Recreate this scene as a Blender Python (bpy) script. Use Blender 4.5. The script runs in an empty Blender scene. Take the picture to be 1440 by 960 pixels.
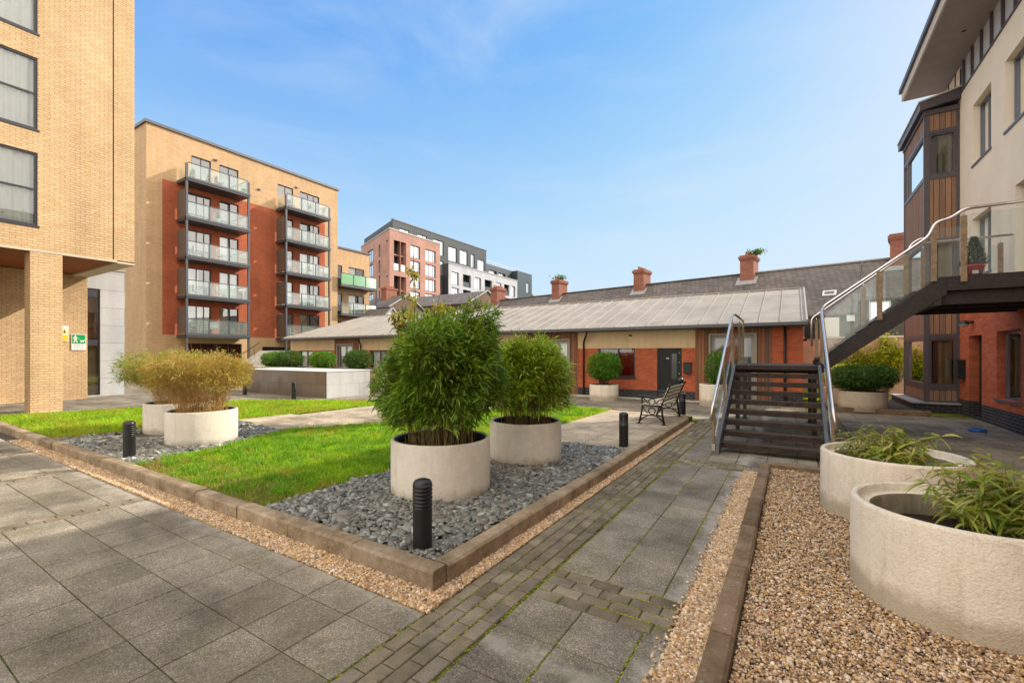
import bpy, math, random
import numpy as np
from mathutils import Vector, Matrix
R = math.radians
random.seed(7)
rng = np.random.default_rng(11)
C = bpy.context.scene.collection
S = bpy.context.scene

# ------------------------------------------------------------------ camera, sky, sun, exposure
cam = bpy.data.cameras.new('camera'); camo = bpy.data.objects.new('camera', cam); C.objects.link(camo)
cam.sensor_width = 36; cam.lens = 15.8; cam.shift_y = 0.0125; cam.clip_start = 0.05; cam.clip_end = 2000
camo.location = (0, 0, 1.7); camo.rotation_euler = (R(90), 0, R(32.0)); S.camera = camo
SUN_EL, SUN_AZ = 33.0, 33.5            # azimuth clockwise from +Y
w = bpy.data.worlds.new('World'); S.world = w; w.use_nodes = True
wn = w.node_tree; wn.nodes.clear()
def wnode(t): return wn.nodes.new(t)
out = wnode('ShaderNodeOutputWorld'); bg = wnode('ShaderNodeBackground'); sky = wnode('ShaderNodeTexSky')
sky.sky_type = 'NISHITA'; sky.sun_disc = False; sky.sun_elevation = R(SUN_EL); sky.sun_rotation = R(SUN_AZ)
sky.air_density = 1.0; sky.dust_density = 0.6; sky.ozone_density = 2.0; sky.altitude = 0
bg.inputs[1].default_value = 0.15
# clear blue with thin cirrus to the north west; bright broken cloud added outside the view as fill for the shade
L = wn.links.new
tc = wnode('ShaderNodeTexCoord')
def wmath(op, a, b=None, clamp=False):
    n = wnode('ShaderNodeMath'); n.operation = op; n.use_clamp = clamp
    for i, x in enumerate((a, b)):
        if x is None: continue
        if isinstance(x, (int, float)): n.inputs[i].default_value = x
        else: L(x, n.inputs[i])
    return n.outputs[0]
def wnoise(scale, sc, rot, detail=7, dist=0.8):
    mp = wnode('ShaderNodeMapping'); mp.inputs['Scale'].default_value = sc; mp.inputs['Rotation'].default_value = rot; L(tc.outputs['Generated'], mp.inputs[0])
    nz = wnode('ShaderNodeTexNoise'); nz.inputs['Scale'].default_value = scale; nz.inputs['Detail'].default_value = detail; nz.inputs['Roughness'].default_value = 0.55; nz.inputs['Distortion'].default_value = dist; L(mp.outputs[0], nz.inputs['Vector']); return nz.outputs['Fac']
def wramp(f, p0, v0, p1, v1):
    n = wnode('ShaderNodeMapRange'); n.interpolation_type = 'SMOOTHSTEP'; n.inputs['From Min'].default_value = p0; n.inputs['From Max'].default_value = p1; n.inputs['To Min'].default_value = v0; n.inputs['To Max'].default_value = v1; L(f, n.inputs['Value']); return n.outputs['Result']
def wmix(f, a, b):
    n = wnode('ShaderNodeMix'); n.data_type = 'RGBA'
    for k, x in (('Factor', f), ('A', a), ('B', b)):
        if isinstance(x, tuple): n.inputs[k].default_value = (*x, 1)
        else: L(x, n.inputs[k])
    return n.outputs['Result']
SKY_A, SKY_B = (0.86, 1.49, 7.2), (0.10, 0.32, 1.87)      # highlight roll-off of the clear sky
gm = wnode('ShaderNodeHueSaturation'); gm.inputs['Saturation'].default_value = 1.22; L(sky.outputs[0], gm.inputs['Color'])
v1 = wnode('ShaderNodeVectorMath'); v1.operation = 'MULTIPLY'; v1.inputs[1].default_value = SKY_A; L(gm.outputs[0], v1.inputs[0])
v2 = wnode('ShaderNodeVectorMath'); v2.operation = 'MULTIPLY'; v2.inputs[1].default_value = SKY_B; L(gm.outputs[0], v2.inputs[0])
v3 = wnode('ShaderNodeVectorMath'); v3.operation = 'ADD'; v3.inputs[1].default_value = (1, 1, 1); L(v2.outputs[0], v3.inputs[0])
v4 = wnode('ShaderNodeVectorMath'); v4.operation = 'DIVIDE'; L(v1.outputs[0], v4.inputs[0]); L(v3.outputs[0], v4.inputs[1])
cir = wmath('MULTIPLY', wramp(wnoise(1.6, (1.0, 1.0, 3.0), (0.3, 0.5, 0.4)), 0.38, 0.0, 0.78, 0.50), wramp(wnoise(0.9, (1, 1, 1), (1, 2, 3), 3), 0.30, 0.35, 0.6, 1.0))
sxyz = wnode('ShaderNodeSeparateXYZ'); L(tc.outputs['Generated'], sxyz.inputs[0])
hz = wramp(sxyz.outputs[2], -0.02, 0.78, 0.66, 0.0)
blue = wmix(cir, wmix(hz, v4.outputs[0], (2.35, 3.0, 3.55)), (2.5, 2.95, 3.4))
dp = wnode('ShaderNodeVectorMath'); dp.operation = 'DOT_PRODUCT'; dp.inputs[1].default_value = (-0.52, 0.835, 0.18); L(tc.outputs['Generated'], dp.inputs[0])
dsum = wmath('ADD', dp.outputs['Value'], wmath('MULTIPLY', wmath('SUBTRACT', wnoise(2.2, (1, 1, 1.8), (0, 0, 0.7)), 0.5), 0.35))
fill_veil = wramp(dsum, 0.32, 1.0, 0.60, 0.0)
fill_cloud = wmix(wnoise(2.6, (1, 1, 2.0), (0.5, 0.1, 0.2)), (5.2, 5.0, 4.8), (9.5, 8.9, 8.0))
fin = wmix(fill_veil, blue, fill_cloud)
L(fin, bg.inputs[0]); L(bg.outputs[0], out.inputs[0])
sl = bpy.data.lights.new('sun', 'SUN'); so = bpy.data.objects.new('sun', sl); C.objects.link(so)
sl.energy = 3.0; sl.angle = R(0.53); sl.color = (1.0, 0.92, 0.80)
sd = Vector((math.sin(R(SUN_AZ))*math.cos(R(SUN_EL)), math.cos(R(SUN_AZ))*math.cos(R(SUN_EL)), math.sin(R(SUN_EL))))
so.rotation_euler = sd.to_track_quat('Z', 'Y').to_euler(); so.location = (0, 0, 40)
S.view_settings.view_transform = 'Standard'; S.view_settings.look = 'None'; S.view_settings.gamma = 1
S.view_settings.exposure = 0.90; S.view_settings.use_curve_mapping = False
S.cycles.max_bounces = 7; S.cycles.transparent_max_bounces = 14; S.cycles.diffuse_bounces = 4

# ------------------------------------------------------------------ materials
MATS = {}
def newmat(name, rough=0.7, spec=0.4, metal=0.0):
    m = bpy.data.materials.new(name); m.use_nodes = True
    nt = m.node_tree; b = nt.nodes['Principled BSDF']
    b.inputs['Roughness'].default_value = rough; b.inputs['Specular IOR Level'].default_value = spec; b.inputs['Metallic'].default_value = metal
    MATS[name] = m
    return m, nt, b
def N(nt, t, **k):
    n = nt.nodes.new(t)
    for a, v in k.items():
        if a in n.inputs: n.inputs[a].default_value = v
        else: setattr(n, a, v)
    return n
def math_(nt, op, a, b=None):
    n = nt.nodes.new('ShaderNodeMath'); n.operation = op
    for i, x in enumerate((a, b)):
        if x is None: continue
        if isinstance(x, (int, float)): n.inputs[i].default_value = x
        else: nt.links.new(x, n.inputs[i])
    return n.outputs[0]
def mixc(nt, f, a, b, mode='MIX'):
    n = nt.nodes.new('ShaderNodeMix'); n.data_type = 'RGBA'; n.blend_type = mode
    for k, x in (('Factor', f), ('A', a), ('B', b)):
        if isinstance(x, (int, float)): n.inputs[k].default_value = x
        elif isinstance(x, tuple): n.inputs[k].default_value = (*x[:3], 1)
        else: nt.links.new(x, n.inputs[k])
    return n.outputs['Result']
def ramp(nt, f, *stops):
    n = nt.nodes.new('ShaderNodeValToRGB'); e = n.color_ramp.elements
    while len(e) < len(stops): e.new(0.5)
    for i, (p, c) in enumerate(stops):
        e[i].position = p; e[i].color = (*c, 1) if isinstance(c, tuple) else (c, c, c, 1)
    nt.links.new(f, n.inputs[0]); return n.outputs[0]
def pos(nt): return nt.nodes.new('ShaderNodeNewGeometry').outputs['Position']
def noise(nt, vec, scale, detail=4, rough=0.55, sc3=None):
    if sc3:
        mp = nt.nodes.new('ShaderNodeMapping'); mp.inputs['Scale'].default_value = sc3; nt.links.new(vec, mp.inputs[0]); vec = mp.outputs[0]
    n = N(nt, 'ShaderNodeTexNoise', Scale=scale, Detail=detail, Roughness=rough); nt.links.new(vec, n.inputs['Vector']); return n.outputs['Fac']
def bump(nt, b, h, strength, dist=0.01):
    n = N(nt, 'ShaderNodeBump', Strength=strength, Distance=dist); nt.links.new(h, n.inputs['Height']); nt.links.new(n.outputs[0], b.inputs['Normal'])
def wallvec(nt):
    p = pos(nt); s = nt.nodes.new('ShaderNodeSeparateXYZ'); nt.links.new(p, s.inputs[0])
    u = math_(nt, 'ADD', s.outputs[0], s.outputs[1]); c = nt.nodes.new('ShaderNodeCombineXYZ')
    nt.links.new(u, c.inputs[0]); nt.links.new(s.outputs[2], c.inputs[1]); return c.outputs[0], u, s.outputs[2], p
def brick(name, c1, c2, mortar, bw=0.225, rh=0.075, ms=0.011, var=0.25, bstr=0.5, rough=0.85, stain=0.22, squash=False):
    m, nt, b = newmat(name, rough, 0.25)
    v, u, z, p = wallvec(nt)
    t = N(nt, 'ShaderNodeTexBrick', Scale=1.0); t.offset = 0.5; t.inputs['Brick Width'].default_value = bw; t.inputs['Row Height'].default_value = rh
    t.inputs['Mortar Size'].default_value = ms; t.inputs['Mortar Smooth'].default_value = 0.15; t.inputs['Bias'].default_value = -0.1
    t.inputs['Color1'].default_value = (*c1, 1); t.inputs['Color2'].default_value = (*c2, 1); t.inputs['Mortar'].default_value = (*mortar, 1)
    nt.links.new(v, t.inputs['Vector'])
    n1 = noise(nt, p, 0.45, 5, 0.6); n2 = noise(nt, p, 26, 3)
    c = mixc(nt, 1.0, t.outputs['Color'], ramp(nt, n1, (0.3, 1-stain), (0.7, 1.06)), 'MULTIPLY')
    c = mixc(nt, 1.0, c, ramp(nt, n2, (0.25, 1-var), (0.75, 1+var*0.5)), 'MULTIPLY')
    # faint vertical weather streaks
    st = noise(nt, p, 1.0, 4, 0.6, (2.5, 2.5, 0.18)); c = mixc(nt, 1.0, c, ramp(nt, st, (0.35, 0.92), (0.6, 1.02)), 'MULTIPLY')
    nt.links.new(c, b.inputs['Base Color'])
    h = math_(nt, 'ADD', math_(nt, 'SUBTRACT', 1.0, t.outputs['Fac']), math_(nt, 'MULTIPLY', n2, 0.3)); bump(nt, b, h, bstr, 0.008)
    return m
def plain(name, col, rough=0.6, spec=0.4, metal=0.0, var=0.12, scale=6, bs=0.0, bscale=60, emis=None, streak=0.0):
    m, nt, b = newmat(name, rough, spec, metal); p = pos(nt)
    n1 = noise(nt, p, scale, 5, 0.6)
    c = mixc(nt, 1.0, col, ramp(nt, n1, (0.3, 1-var), (0.7, 1+var*0.6)), 'MULTIPLY')
    if streak:
        st = noise(nt, p, 1.0, 5, 0.62, (7, 7, 0.55)); c = mixc(nt, 1.0, c, ramp(nt, st, (0.32, 1-streak), (0.58, 1.02)), 'MULTIPLY')
    nt.links.new(c, b.inputs['Base Color'])
    if bs: bump(nt, b, noise(nt, p, bscale, 4, 0.65), bs, 0.01)
    return m
def timber(name, cols, pw=0.11, gap=0.06, rough=0.75, horiz=False):
    m, nt, b = newmat(name, rough, 0.25); v, u, z, p = wallvec(nt)
    q = math_(nt, 'DIVIDE', z if horiz else u, pw); idx = math_(nt, 'FLOOR', q); fr = math_(nt, 'FRACT', q)
    wnz = nt.nodes.new('ShaderNodeTexWhiteNoise'); wnz.noise_dimensions = '1D'; nt.links.new(idx, wnz.inputs['W'])
    c = ramp(nt, wnz.outputs['Value'], *[(i/(len(cols)-1), cc) for i, cc in enumerate(cols)])
    g = noise(nt, p, 1.0, 5, 0.6, (40, 40, 1.2) if not horiz else (1.5, 1.5, 40)); c = mixc(nt, 1.0, c, ramp(nt, g, (0.3, 0.72), (0.7, 1.12)), 'MULTIPLY')
    edge = math_(nt, 'ABSOLUTE', math_(nt, 'SUBTRACT', fr, 0.5)); gm = math_(nt, 'GREATER_THAN', edge, 0.5-gap)
    c = mixc(nt, gm, c, (0.012, 0.009, 0.008)); nt.links.new(c, b.inputs['Base Color'])
    bump(nt, b, math_(nt, 'SUBTRACT', math_(nt, 'MULTIPLY', g, 0.2), gm), 0.4, 0.01); return m
def glass(name, tint=(0.9, 0.95, 0.95), base=0.08, rough=0.01, milky=0.0, milk=(0.7, 0.8, 0.78), refl=1.0, fres=1.6):
    m = bpy.data.materials.new(name); m.use_nodes = True; nt = m.node_tree; nt.nodes.clear(); MATS[name] = m
    o = nt.nodes.new('ShaderNodeOutputMaterial'); tr = N(nt, 'ShaderNodeBsdfTransparent'); tr.inputs[0].default_value = (*tint, 1)
    gl = N(nt, 'ShaderNodeBsdfGlossy', Roughness=rough); gl.inputs[0].default_value = (refl, refl, refl, 1)
    lw = nt.nodes.new('ShaderNodeFresnel'); lw.inputs[0].default_value = 1.52
    f = math_(nt, 'ADD', math_(nt, 'MULTIPLY', lw.outputs[0], fres), base)
    f = math_(nt, 'MINIMUM', f, 1.0)
    mx = nt.nodes.new('ShaderNodeMixShader'); nt.links.new(f, mx.inputs[0]); nt.links.new(gl.outputs[0], mx.inputs[2])
    if milky:
        d = N(nt, 'ShaderNodeBsdfDiffuse'); d.inputs[0].default_value = (*milk, 1); m2 = nt.nodes.new('ShaderNodeMixShader'); m2.inputs[0].default_value = milky
        nt.links.new(tr.outputs[0], m2.inputs[1]); nt.links.new(d.outputs[0], m2.inputs[2]); nt.links.new(m2.outputs[0], mx.inputs[1])
    else: nt.links.new(tr.outputs[0], mx.inputs[1])
    nt.links.new(mx.outputs[0], o.inputs[0]); return m
def leafmat(name, cols, rough=0.45, trans=0.35, ns=3.0, patch=None):
    m, nt, b = newmat(name, rough, 0.35)
    g = nt.nodes.new('ShaderNodeNewGeometry'); c = ramp(nt, g.outputs['Random Per Island'], *[(i/(len(cols)-1), cc) for i, cc in enumerate(cols)])
    n1 = noise(nt, g.outputs['Position'], ns, 3)
    c = mixc(nt, 1.0, c, ramp(nt, n1, (0.3, 0.72), (0.7, 1.2)), 'MULTIPLY')
    if patch:
        n2 = noise(nt, g.outputs['Position'], patch[1], 4, 0.6); c = mixc(nt, ramp(nt, n2, (patch[2], 0.0), (patch[3], patch[4])), c, patch[0])
    nt.links.new(c, b.inputs['Base Color'])
    t = nt.nodes.new('ShaderNodeBsdfTranslucent'); c2 = mixc(nt, 1.0, c, (1.5, 1.5, 0.7), 'MULTIPLY'); nt.links.new(c2, t.inputs[0])
    mx = nt.nodes.new('ShaderNodeMixShader'); mx.inputs[0].default_value = trans
    o = nt.nodes['Material Output']; nt.links.new(b.outputs[0], mx.inputs[1]); nt.links.new(t.outputs[0], mx.inputs[2]); nt.links.new(mx.outputs[0], o.inputs[0]); return m
def islandmat(name, cols, rough=0.8, spec=0.3, bs=0.0, bscale=80, var=0.15, patch=None, ns=12, moss=None):
    m, nt, b = newmat(name, rough, spec); g = nt.nodes.new('ShaderNodeNewGeometry'); p = g.outputs['Position']
    c = ramp(nt, g.outputs['Random Per Island'], *[(i/(len(cols)-1), cc) for i, cc in enumerate(cols)])
    n1 = noise(nt, p, ns, 4, 0.6); c = mixc(nt, 1.0, c, ramp(nt, n1, (0.3, 1-var), (0.7, 1+var)), 'MULTIPLY')
    if patch:
        n2 = noise(nt, p, patch[1], 5, 0.65); c = mixc(nt, ramp(nt, n2, (patch[2], 0.0), (patch[3], patch[4])), c, patch[0], patch[5] if len(patch) > 5 else 'MIX')
    if moss:
        n3 = noise(nt, p, moss[1], 6, 0.7); c = mixc(nt, ramp(nt, n3, (moss[2], 0.0), (moss[3], moss[4])), c, moss[0])
    nt.links.new(c, b.inputs['Base Color'])
    if bs: bump(nt, b, noise(nt, p, bscale, 4, 0.7), bs, 0.006)
    return m
def slabmat(name, cols, mossamt=0.7, speck=True):
    m, nt, b = newmat(name, 0.82, 0.3); g = nt.nodes.new('ShaderNodeNewGeometry'); p = g.outputs['Position']
    c = ramp(nt, g.outputs['Random Per Island'], *[(i/(len(cols)-1), cc) for i, cc in enumerate(cols)])
    big = noise(nt, p, 0.75, 6, 0.66); c = mixc(nt, 1.0, c, ramp(nt, big, (0.32, (0.42, 0.40, 0.36)), (0.5, (0.93, 0.92, 0.88)), (0.68, (1.32, 1.28, 1.20))), 'MULTIPLY')
    mid = noise(nt, p, 3.7, 5, 0.65); c = mixc(nt, 1.0, c, ramp(nt, mid, (0.3, 0.8), (0.7, 1.14)), 'MULTIPLY')
    vo = N(nt, 'ShaderNodeTexVoronoi', Scale=165.0); nt.links.new(p, vo.inputs['Vector'])
    sp = nt.nodes.new('ShaderNodeSeparateColor'); nt.links.new(vo.outputs['Color'], sp.inputs[0])
    c = mixc(nt, 1.0, c, ramp(nt, sp.outputs[0], (0.0, 0.52), (0.5, 0.94), (0.85, 1.20), (1.0, 1.9)), 'MULTIPLY')
    st2 = noise(nt, p, 0.33, 4, 0.7); c = mixc(nt, ramp(nt, st2, (0.54, 0.0), (0.66, 0.45)), c, (0.17, 0.135, 0.085))
    sx = nt.nodes.new('ShaderNodeSeparateXYZ'); nt.links.new(p, sx.inputs[0]); wob = math_(nt, 'MULTIPLY', math_(nt, 'SUBTRACT', noise(nt, p, 5, 5, 0.7), 0.5), 0.45)
    e1 = math_(nt, 'ADD', math_(nt, 'ABSOLUTE', math_(nt, 'SUBTRACT', sx.outputs[0], -0.62)), wob); c = mixc(nt, ramp(nt, e1, (-0.02, 0.6), (0.13, 0.0)), c, (0.46, 0.43, 0.38))
    e2 = math_(nt, 'ADD', math_(nt, 'ABSOLUTE', math_(nt, 'SUBTRACT', sx.outputs[1], 2.2)), wob); c = mixc(nt, ramp(nt, e2, (0.0, 0.5), (0.10, 0.0)), c, (0.42, 0.38, 0.32))
    mo = noise(nt, p, 1.1, 7, 0.7); ms = noise(nt, p, 22, 3, 0.6)
    mf = math_(nt, 'MULTIPLY', ramp(nt, mo, (0.52, 0.0), (0.70, 1.0)), ramp(nt, ms, (0.38, 0.0), (0.60, mossamt)))
    c = mixc(nt, mf, c, (0.10, 0.105, 0.022)); nt.links.new(c, b.inputs['Base Color'])
    bump(nt, b, math_(nt, 'ADD', sp.outputs[0], math_(nt, 'MULTIPLY', mid, 1.5)), 0.35, 0.004); return m

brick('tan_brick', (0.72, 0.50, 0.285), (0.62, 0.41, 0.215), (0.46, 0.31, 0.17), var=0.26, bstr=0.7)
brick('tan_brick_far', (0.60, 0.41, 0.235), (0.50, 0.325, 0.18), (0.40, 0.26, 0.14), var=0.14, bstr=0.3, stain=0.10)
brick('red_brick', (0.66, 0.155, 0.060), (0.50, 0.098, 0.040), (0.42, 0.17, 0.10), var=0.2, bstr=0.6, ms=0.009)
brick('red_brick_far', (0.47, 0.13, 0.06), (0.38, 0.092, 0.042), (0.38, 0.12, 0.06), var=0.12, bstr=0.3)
brick('dark_brick', (0.042, 0.042, 0.05), (0.028, 0.028, 0.034), (0.14, 0.13, 0.12), ms=0.010, bstr=0.6)
brick('pink_brick', (0.48, 0.26, 0.20), (0.42, 0.22, 0.17), (0.40, 0.25, 0.21), var=0.1, bstr=0.2)
brick('grey_brick', (0.50, 0.51, 0.55), (0.44, 0.45, 0.49), (0.42, 0.43, 0.46), var=0.1, bstr=0.2)
brick('old_brick', (0.20, 0.13, 0.08), (0.14, 0.09, 0.06), (0.17, 0.13, 0.10), var=0.3, bstr=0.4)
brick('stone_rubble', (0.13, 0.115, 0.085), (0.085, 0.075, 0.06), (0.13, 0.12, 0.10), bw=0.36, rh=0.14, ms=0.018, var=0.3, bstr=0.6)
brick('chimney_brick', (0.36, 0.12, 0.075), (0.24, 0.075, 0.05), (0.30, 0.19, 0.14), var=0.25, bstr=0.5)
brick('slate_roof', (0.205, 0.175, 0.155), (0.14, 0.118, 0.105), (0.06, 0.05, 0.045), bw=0.30, rh=0.16, ms=0.014, var=0.22, bstr=0.5, rough=0.6, stain=0.3)
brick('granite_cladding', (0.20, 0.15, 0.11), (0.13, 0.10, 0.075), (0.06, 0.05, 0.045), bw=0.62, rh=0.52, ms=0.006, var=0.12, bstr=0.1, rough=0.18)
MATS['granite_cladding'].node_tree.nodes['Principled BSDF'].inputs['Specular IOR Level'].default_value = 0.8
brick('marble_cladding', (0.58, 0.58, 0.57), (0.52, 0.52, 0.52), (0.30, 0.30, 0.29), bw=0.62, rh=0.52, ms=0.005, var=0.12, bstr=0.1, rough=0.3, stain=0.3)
brick('concrete_panels', (0.50, 0.51, 0.52), (0.45, 0.46, 0.47), (0.30, 0.30, 0.30), bw=3.0, rh=0.72, ms=0.012, var=0.1, bstr=0.2, rough=0.7)
plain('render_cream', (0.82, 0.71, 0.57), 0.9, 0.2, var=0.07, scale=1.0, bs=0.3, bscale=120)
plain('render_tan', (0.66, 0.49, 0.30), 0.9, 0.2, var=0.10, scale=1.5, bs=0.2, bscale=160, streak=0.10)
plain('render_pink', (0.56, 0.36, 0.25), 0.9, 0.2, var=0.16, scale=1.2, bs=0.3, bscale=60, streak=0.15)
plain('concrete_lip', (0.55, 0.48, 0.38), 0.85, 0.2, var=0.12, scale=2, bs=0.15)
plain('white_concrete', (0.62, 0.60, 0.55), 0.85, 0.2, var=0.12, scale=2, bs=0.15, streak=0.12)
m_, nt_, b_ = newmat('kerb_stone', 0.92, 0.2); p_ = pos(nt_); g_ = nt_.nodes.new('ShaderNodeNewGeometry')
c_ = ramp(nt_, noise(nt_, p_, 3.2, 7, 0.72), (0.30, (0.15, 0.105, 0.06)), (0.5, (0.30, 0.225, 0.145)), (0.72, (0.46, 0.375, 0.265)))
c_ = mixc(nt_, 1.0, c_, ramp(nt_, g_.outputs['Random Per Island'], (0.0, 0.82), (1.0, 1.15)), 'MULTIPLY')
c_ = mixc(nt_, ramp(nt_, noise(nt_, p_, 38, 4, 0.7), (0.60, 0.0), (0.70, 0.75)), c_, (0.50, 0.46, 0.38)); c_ = mixc(nt_, ramp(nt_, noise(nt_, p_, 24, 4, 0.7), (0.62, 0.0), (0.72, 0.7)), c_, (0.07, 0.05, 0.03))
nt_.links.new(c_, b_.inputs['Base Color']); bump(nt_, b_, noise(nt_, p_, 45, 6, 0.7), 0.9, 0.012)
m_, nt_, b_ = newmat('kerb_brown', 0.92, 0.2); p_ = pos(nt_); g_ = nt_.nodes.new('ShaderNodeNewGeometry')
c_ = ramp(nt_, noise(nt_, p_, 3.2, 7, 0.72), (0.30, (0.10, 0.062, 0.034)), (0.5, (0.20, 0.135, 0.08)), (0.72, (0.30, 0.22, 0.145)))
c_ = mixc(nt_, 1.0, c_, ramp(nt_, g_.outputs['Random Per Island'], (0.0, 0.82), (1.0, 1.15)), 'MULTIPLY')
c_ = mixc(nt_, ramp(nt_, noise(nt_, p_, 38, 4, 0.7), (0.60, 0.0), (0.70, 0.75)), c_, (0.50, 0.46, 0.38)); c_ = mixc(nt_, ramp(nt_, noise(nt_, p_, 24, 4, 0.7), (0.62, 0.0), (0.72, 0.7)), c_, (0.07, 0.05, 0.03))
nt_.links.new(c_, b_.inputs['Base Color']); bump(nt_, b_, noise(nt_, p_, 45, 6, 0.7), 0.9, 0.012)
plain('coping_metal', (0.10, 0.10, 0.11), 0.45, 0.5, 0.3, var=0.1)
plain('grey_frame', (0.045, 0.045, 0.055), 0.4, 0.5, 0.2, var=0.15)
plain('bay_frame', (0.095, 0.08, 0.09), 0.42, 0.5, 0.15, var=0.15)
plain('blue_grey_frame', (0.12, 0.13, 0.16), 0.4, 0.5, 0.2, var=0.1)
plain('beige_frame', (0.30, 0.27, 0.23), 0.5, 0.4, 0.1, var=0.1)
plain('white_frame', (0.7, 0.7, 0.68), 0.5, 0.4, var=0.05)
plain('black_metal', (0.012, 0.012, 0.013), 0.38, 0.5, 0.0, var=0.2)
plain('steel_dark', (0.034, 0.026, 0.022), 0.5, 0.4, 0.1, var=0.4, scale=12)
plain('tread_nose', (0.050, 0.033, 0.024), 0.65, 0.3, var=0.5, scale=10)
plain('steel_blue', (0.12, 0.125, 0.14), 0.5, 0.5, 0.2, var=0.25, scale=9)
plain('stainless', (0.74, 0.69, 0.64), 0.30, 0.5, 0.95, var=0.12, scale=20)
plain('balcony_steel', (0.075, 0.08, 0.092), 0.45, 0.5, 0.3, var=0.12)
plain('room_dark', (0.016, 0.014, 0.014), 0.9, 0.1, var=0.2)
plain('room_warm', (0.42, 0.24, 0.09), 0.9, 0.1, var=0.2, scale=2)
plain('interior_wood', (0.34, 0.12, 0.035), 0.55, 0.4, var=0.4, scale=3)
plain('metal_roof', (0.31, 0.275, 0.235), 0.6, 0.35, 0.0, var=0.24, scale=1.0, streak=0.0, bs=0.04, bscale=8)
plain('metal_seam', (0.42, 0.38, 0.33), 0.5, 0.5, 0.2, var=0.12)
plain('soffit_grey', (0.30, 0.26, 0.245), 0.8, 0.3, var=0.1, scale=2)
plain('fascia_light', (0.55, 0.49, 0.44), 0.7, 0.3, var=0.08)
plain('clerestory_panel', (0.55, 0.55, 0.58), 0.45, 0.4, 0.2, var=0.05)
plain('lead_flashing', (0.33, 0.32, 0.31), 0.6, 0.3, 0.2, var=0.2)
plain('terracotta', (0.42, 0.17, 0.09), 0.85, 0.2, var=0.25)
plain('clad_dark', (0.055, 0.065, 0.072), 0.5, 0.5, 0.3, var=0.1, scale=0.4)
plain('clad_teal', (0.035, 0.06, 0.075), 0.5, 0.5, 0.3, var=0.1, scale=0.4)
plain('white_plastic', (0.75, 0.75, 0.75), 0.4, 0.4, var=0.04)
plain('soil', (0.045, 0.030, 0.018), 0.95, 0.1, var=0.4, scale=30, bs=0.8, bscale=60)
plain('black_lining', (0.02, 0.02, 0.02), 0.7, 0.3, var=0.2)
plain('dark_gravel', (0.10, 0.09, 0.075), 0.9, 0.2, var=0.6, scale=60, bs=1.0, bscale=70)
plain('red_gloss', (0.70, 0.02, 0.02), 0.3, 0.5, var=0.1)
plain('blue_plastic', (0.01, 0.09, 0.30), 0.35, 0.5, var=0.05)
plain('white_paint', (0.8, 0.8, 0.78), 0.6, 0.4, var=0.05)
plain('green_paint', (0.0, 0.30, 0.075), 0.5, 0.4, var=0.03)
plain('yellow_paint', (0.80, 0.55, 0.02), 0.5, 0.4, var=0.03)
plain('bark', (0.13, 0.09, 0.055), 0.9, 0.2, var=0.3, scale=20, bs=0.4)
plain('culm', (0.26, 0.19, 0.075), 0.6, 0.3, var=0.4, scale=25)
plain('culm_dry', (0.62, 0.38, 0.14), 0.6, 0.3, var=0.35, scale=25)
plain('weathered_wood', (0.55, 0.46, 0.34), 0.8, 0.2, var=0.35, scale=14, bs=0.2)
plain('post_wood', (0.30, 0.21, 0.13), 0.7, 0.3, var=0.35, scale=11, bs=0.15)
plain('slate_chip_light', (0.2, 0.2, 0.2), 0.6, 0.4)
plain('curtain_white', (0.93, 0.93, 0.90), 0.9, 0.1, var=0.06, scale=3)
plain('curtain_red', (0.35, 0.02, 0.02), 0.9, 0.1, var=0.1, scale=3)
plain('curtain_tan', (0.42, 0.30, 0.17), 0.9, 0.1, var=0.1, scale=3)
plain('blind_grey', (0.30, 0.27, 0.19), 0.8, 0.2, var=0.2, scale=4)
plain('lamp_glass', (0.45, 0.45, 0.42), 0.3, 0.5, var=0.1)
timber('cedar', [(0.26, 0.11, 0.055), (0.19, 0.085, 0.05), (0.34, 0.15, 0.075), (0.17, 0.095, 0.065)], 0.105, 0.05)
timber('cedar_grey', [(0.27, 0.17, 0.115), (0.21, 0.135, 0.10), (0.35, 0.20, 0.12), (0.18, 0.12, 0.09)], 0.13, 0.045)
timber('soffit_wood', [(0.30, 0.10, 0.025), (0.24, 0.075, 0.02), (0.36, 0.13, 0.035)], 0.12, 0.05)
timber('screen_slats', [(0.22, 0.16, 0.12), (0.17, 0.12, 0.095)], 0.10, 0.10)
timber('door_black', [(0.022, 0.022, 0.022), (0.028, 0.027, 0.026)], 0.12, 0.05, 0.4)
timber('ribbed_dark', [(0.062, 0.075, 0.082), (0.052, 0.063, 0.070)], 0.55, 0.06, 0.5)
timber('tread_wood', [(0.11, 0.085, 0.065), (0.085, 0.066, 0.05)], 0.03, 0.12, 0.7)
glass('window_glass', (0.90, 0.93, 0.91), 0.05)
glass('balcony_glass', (0.90, 0.95, 0.94), 0.05, 0.02, 0.10, (0.60, 0.70, 0.68), 1.0, 0.55)
glass('green_glass', (0.55, 0.85, 0.62), 0.03, 0.05, 0.55, (0.16, 0.46, 0.20), 1.0, 0.4)
glass('rail_glass', (0.94, 0.97, 0.96), 0.01, 0.0, 0.015, (0.8, 0.85, 0.82), 0.9, 0.55)
glass('apt_glass', (0.90, 0.93, 0.91), 0.20)
m_, nt_, b_ = newmat('mirror_glass', 0.06, 0.5, 1.0); b_.inputs['Base Color'].default_value = (0.78, 0.82, 0.86, 1)
m_, nt_, b_ = newmat('dark_pane', 0.12, 0.8); b_.inputs['Base Color'].default_value = (0.05, 0.055, 0.06, 1)
m_, nt_, b_ = newmat('sky_glass', 0.10, 0.5, 0.85); b_.inputs['Base Color'].default_value = (0.80, 0.84, 0.88, 1)

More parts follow.
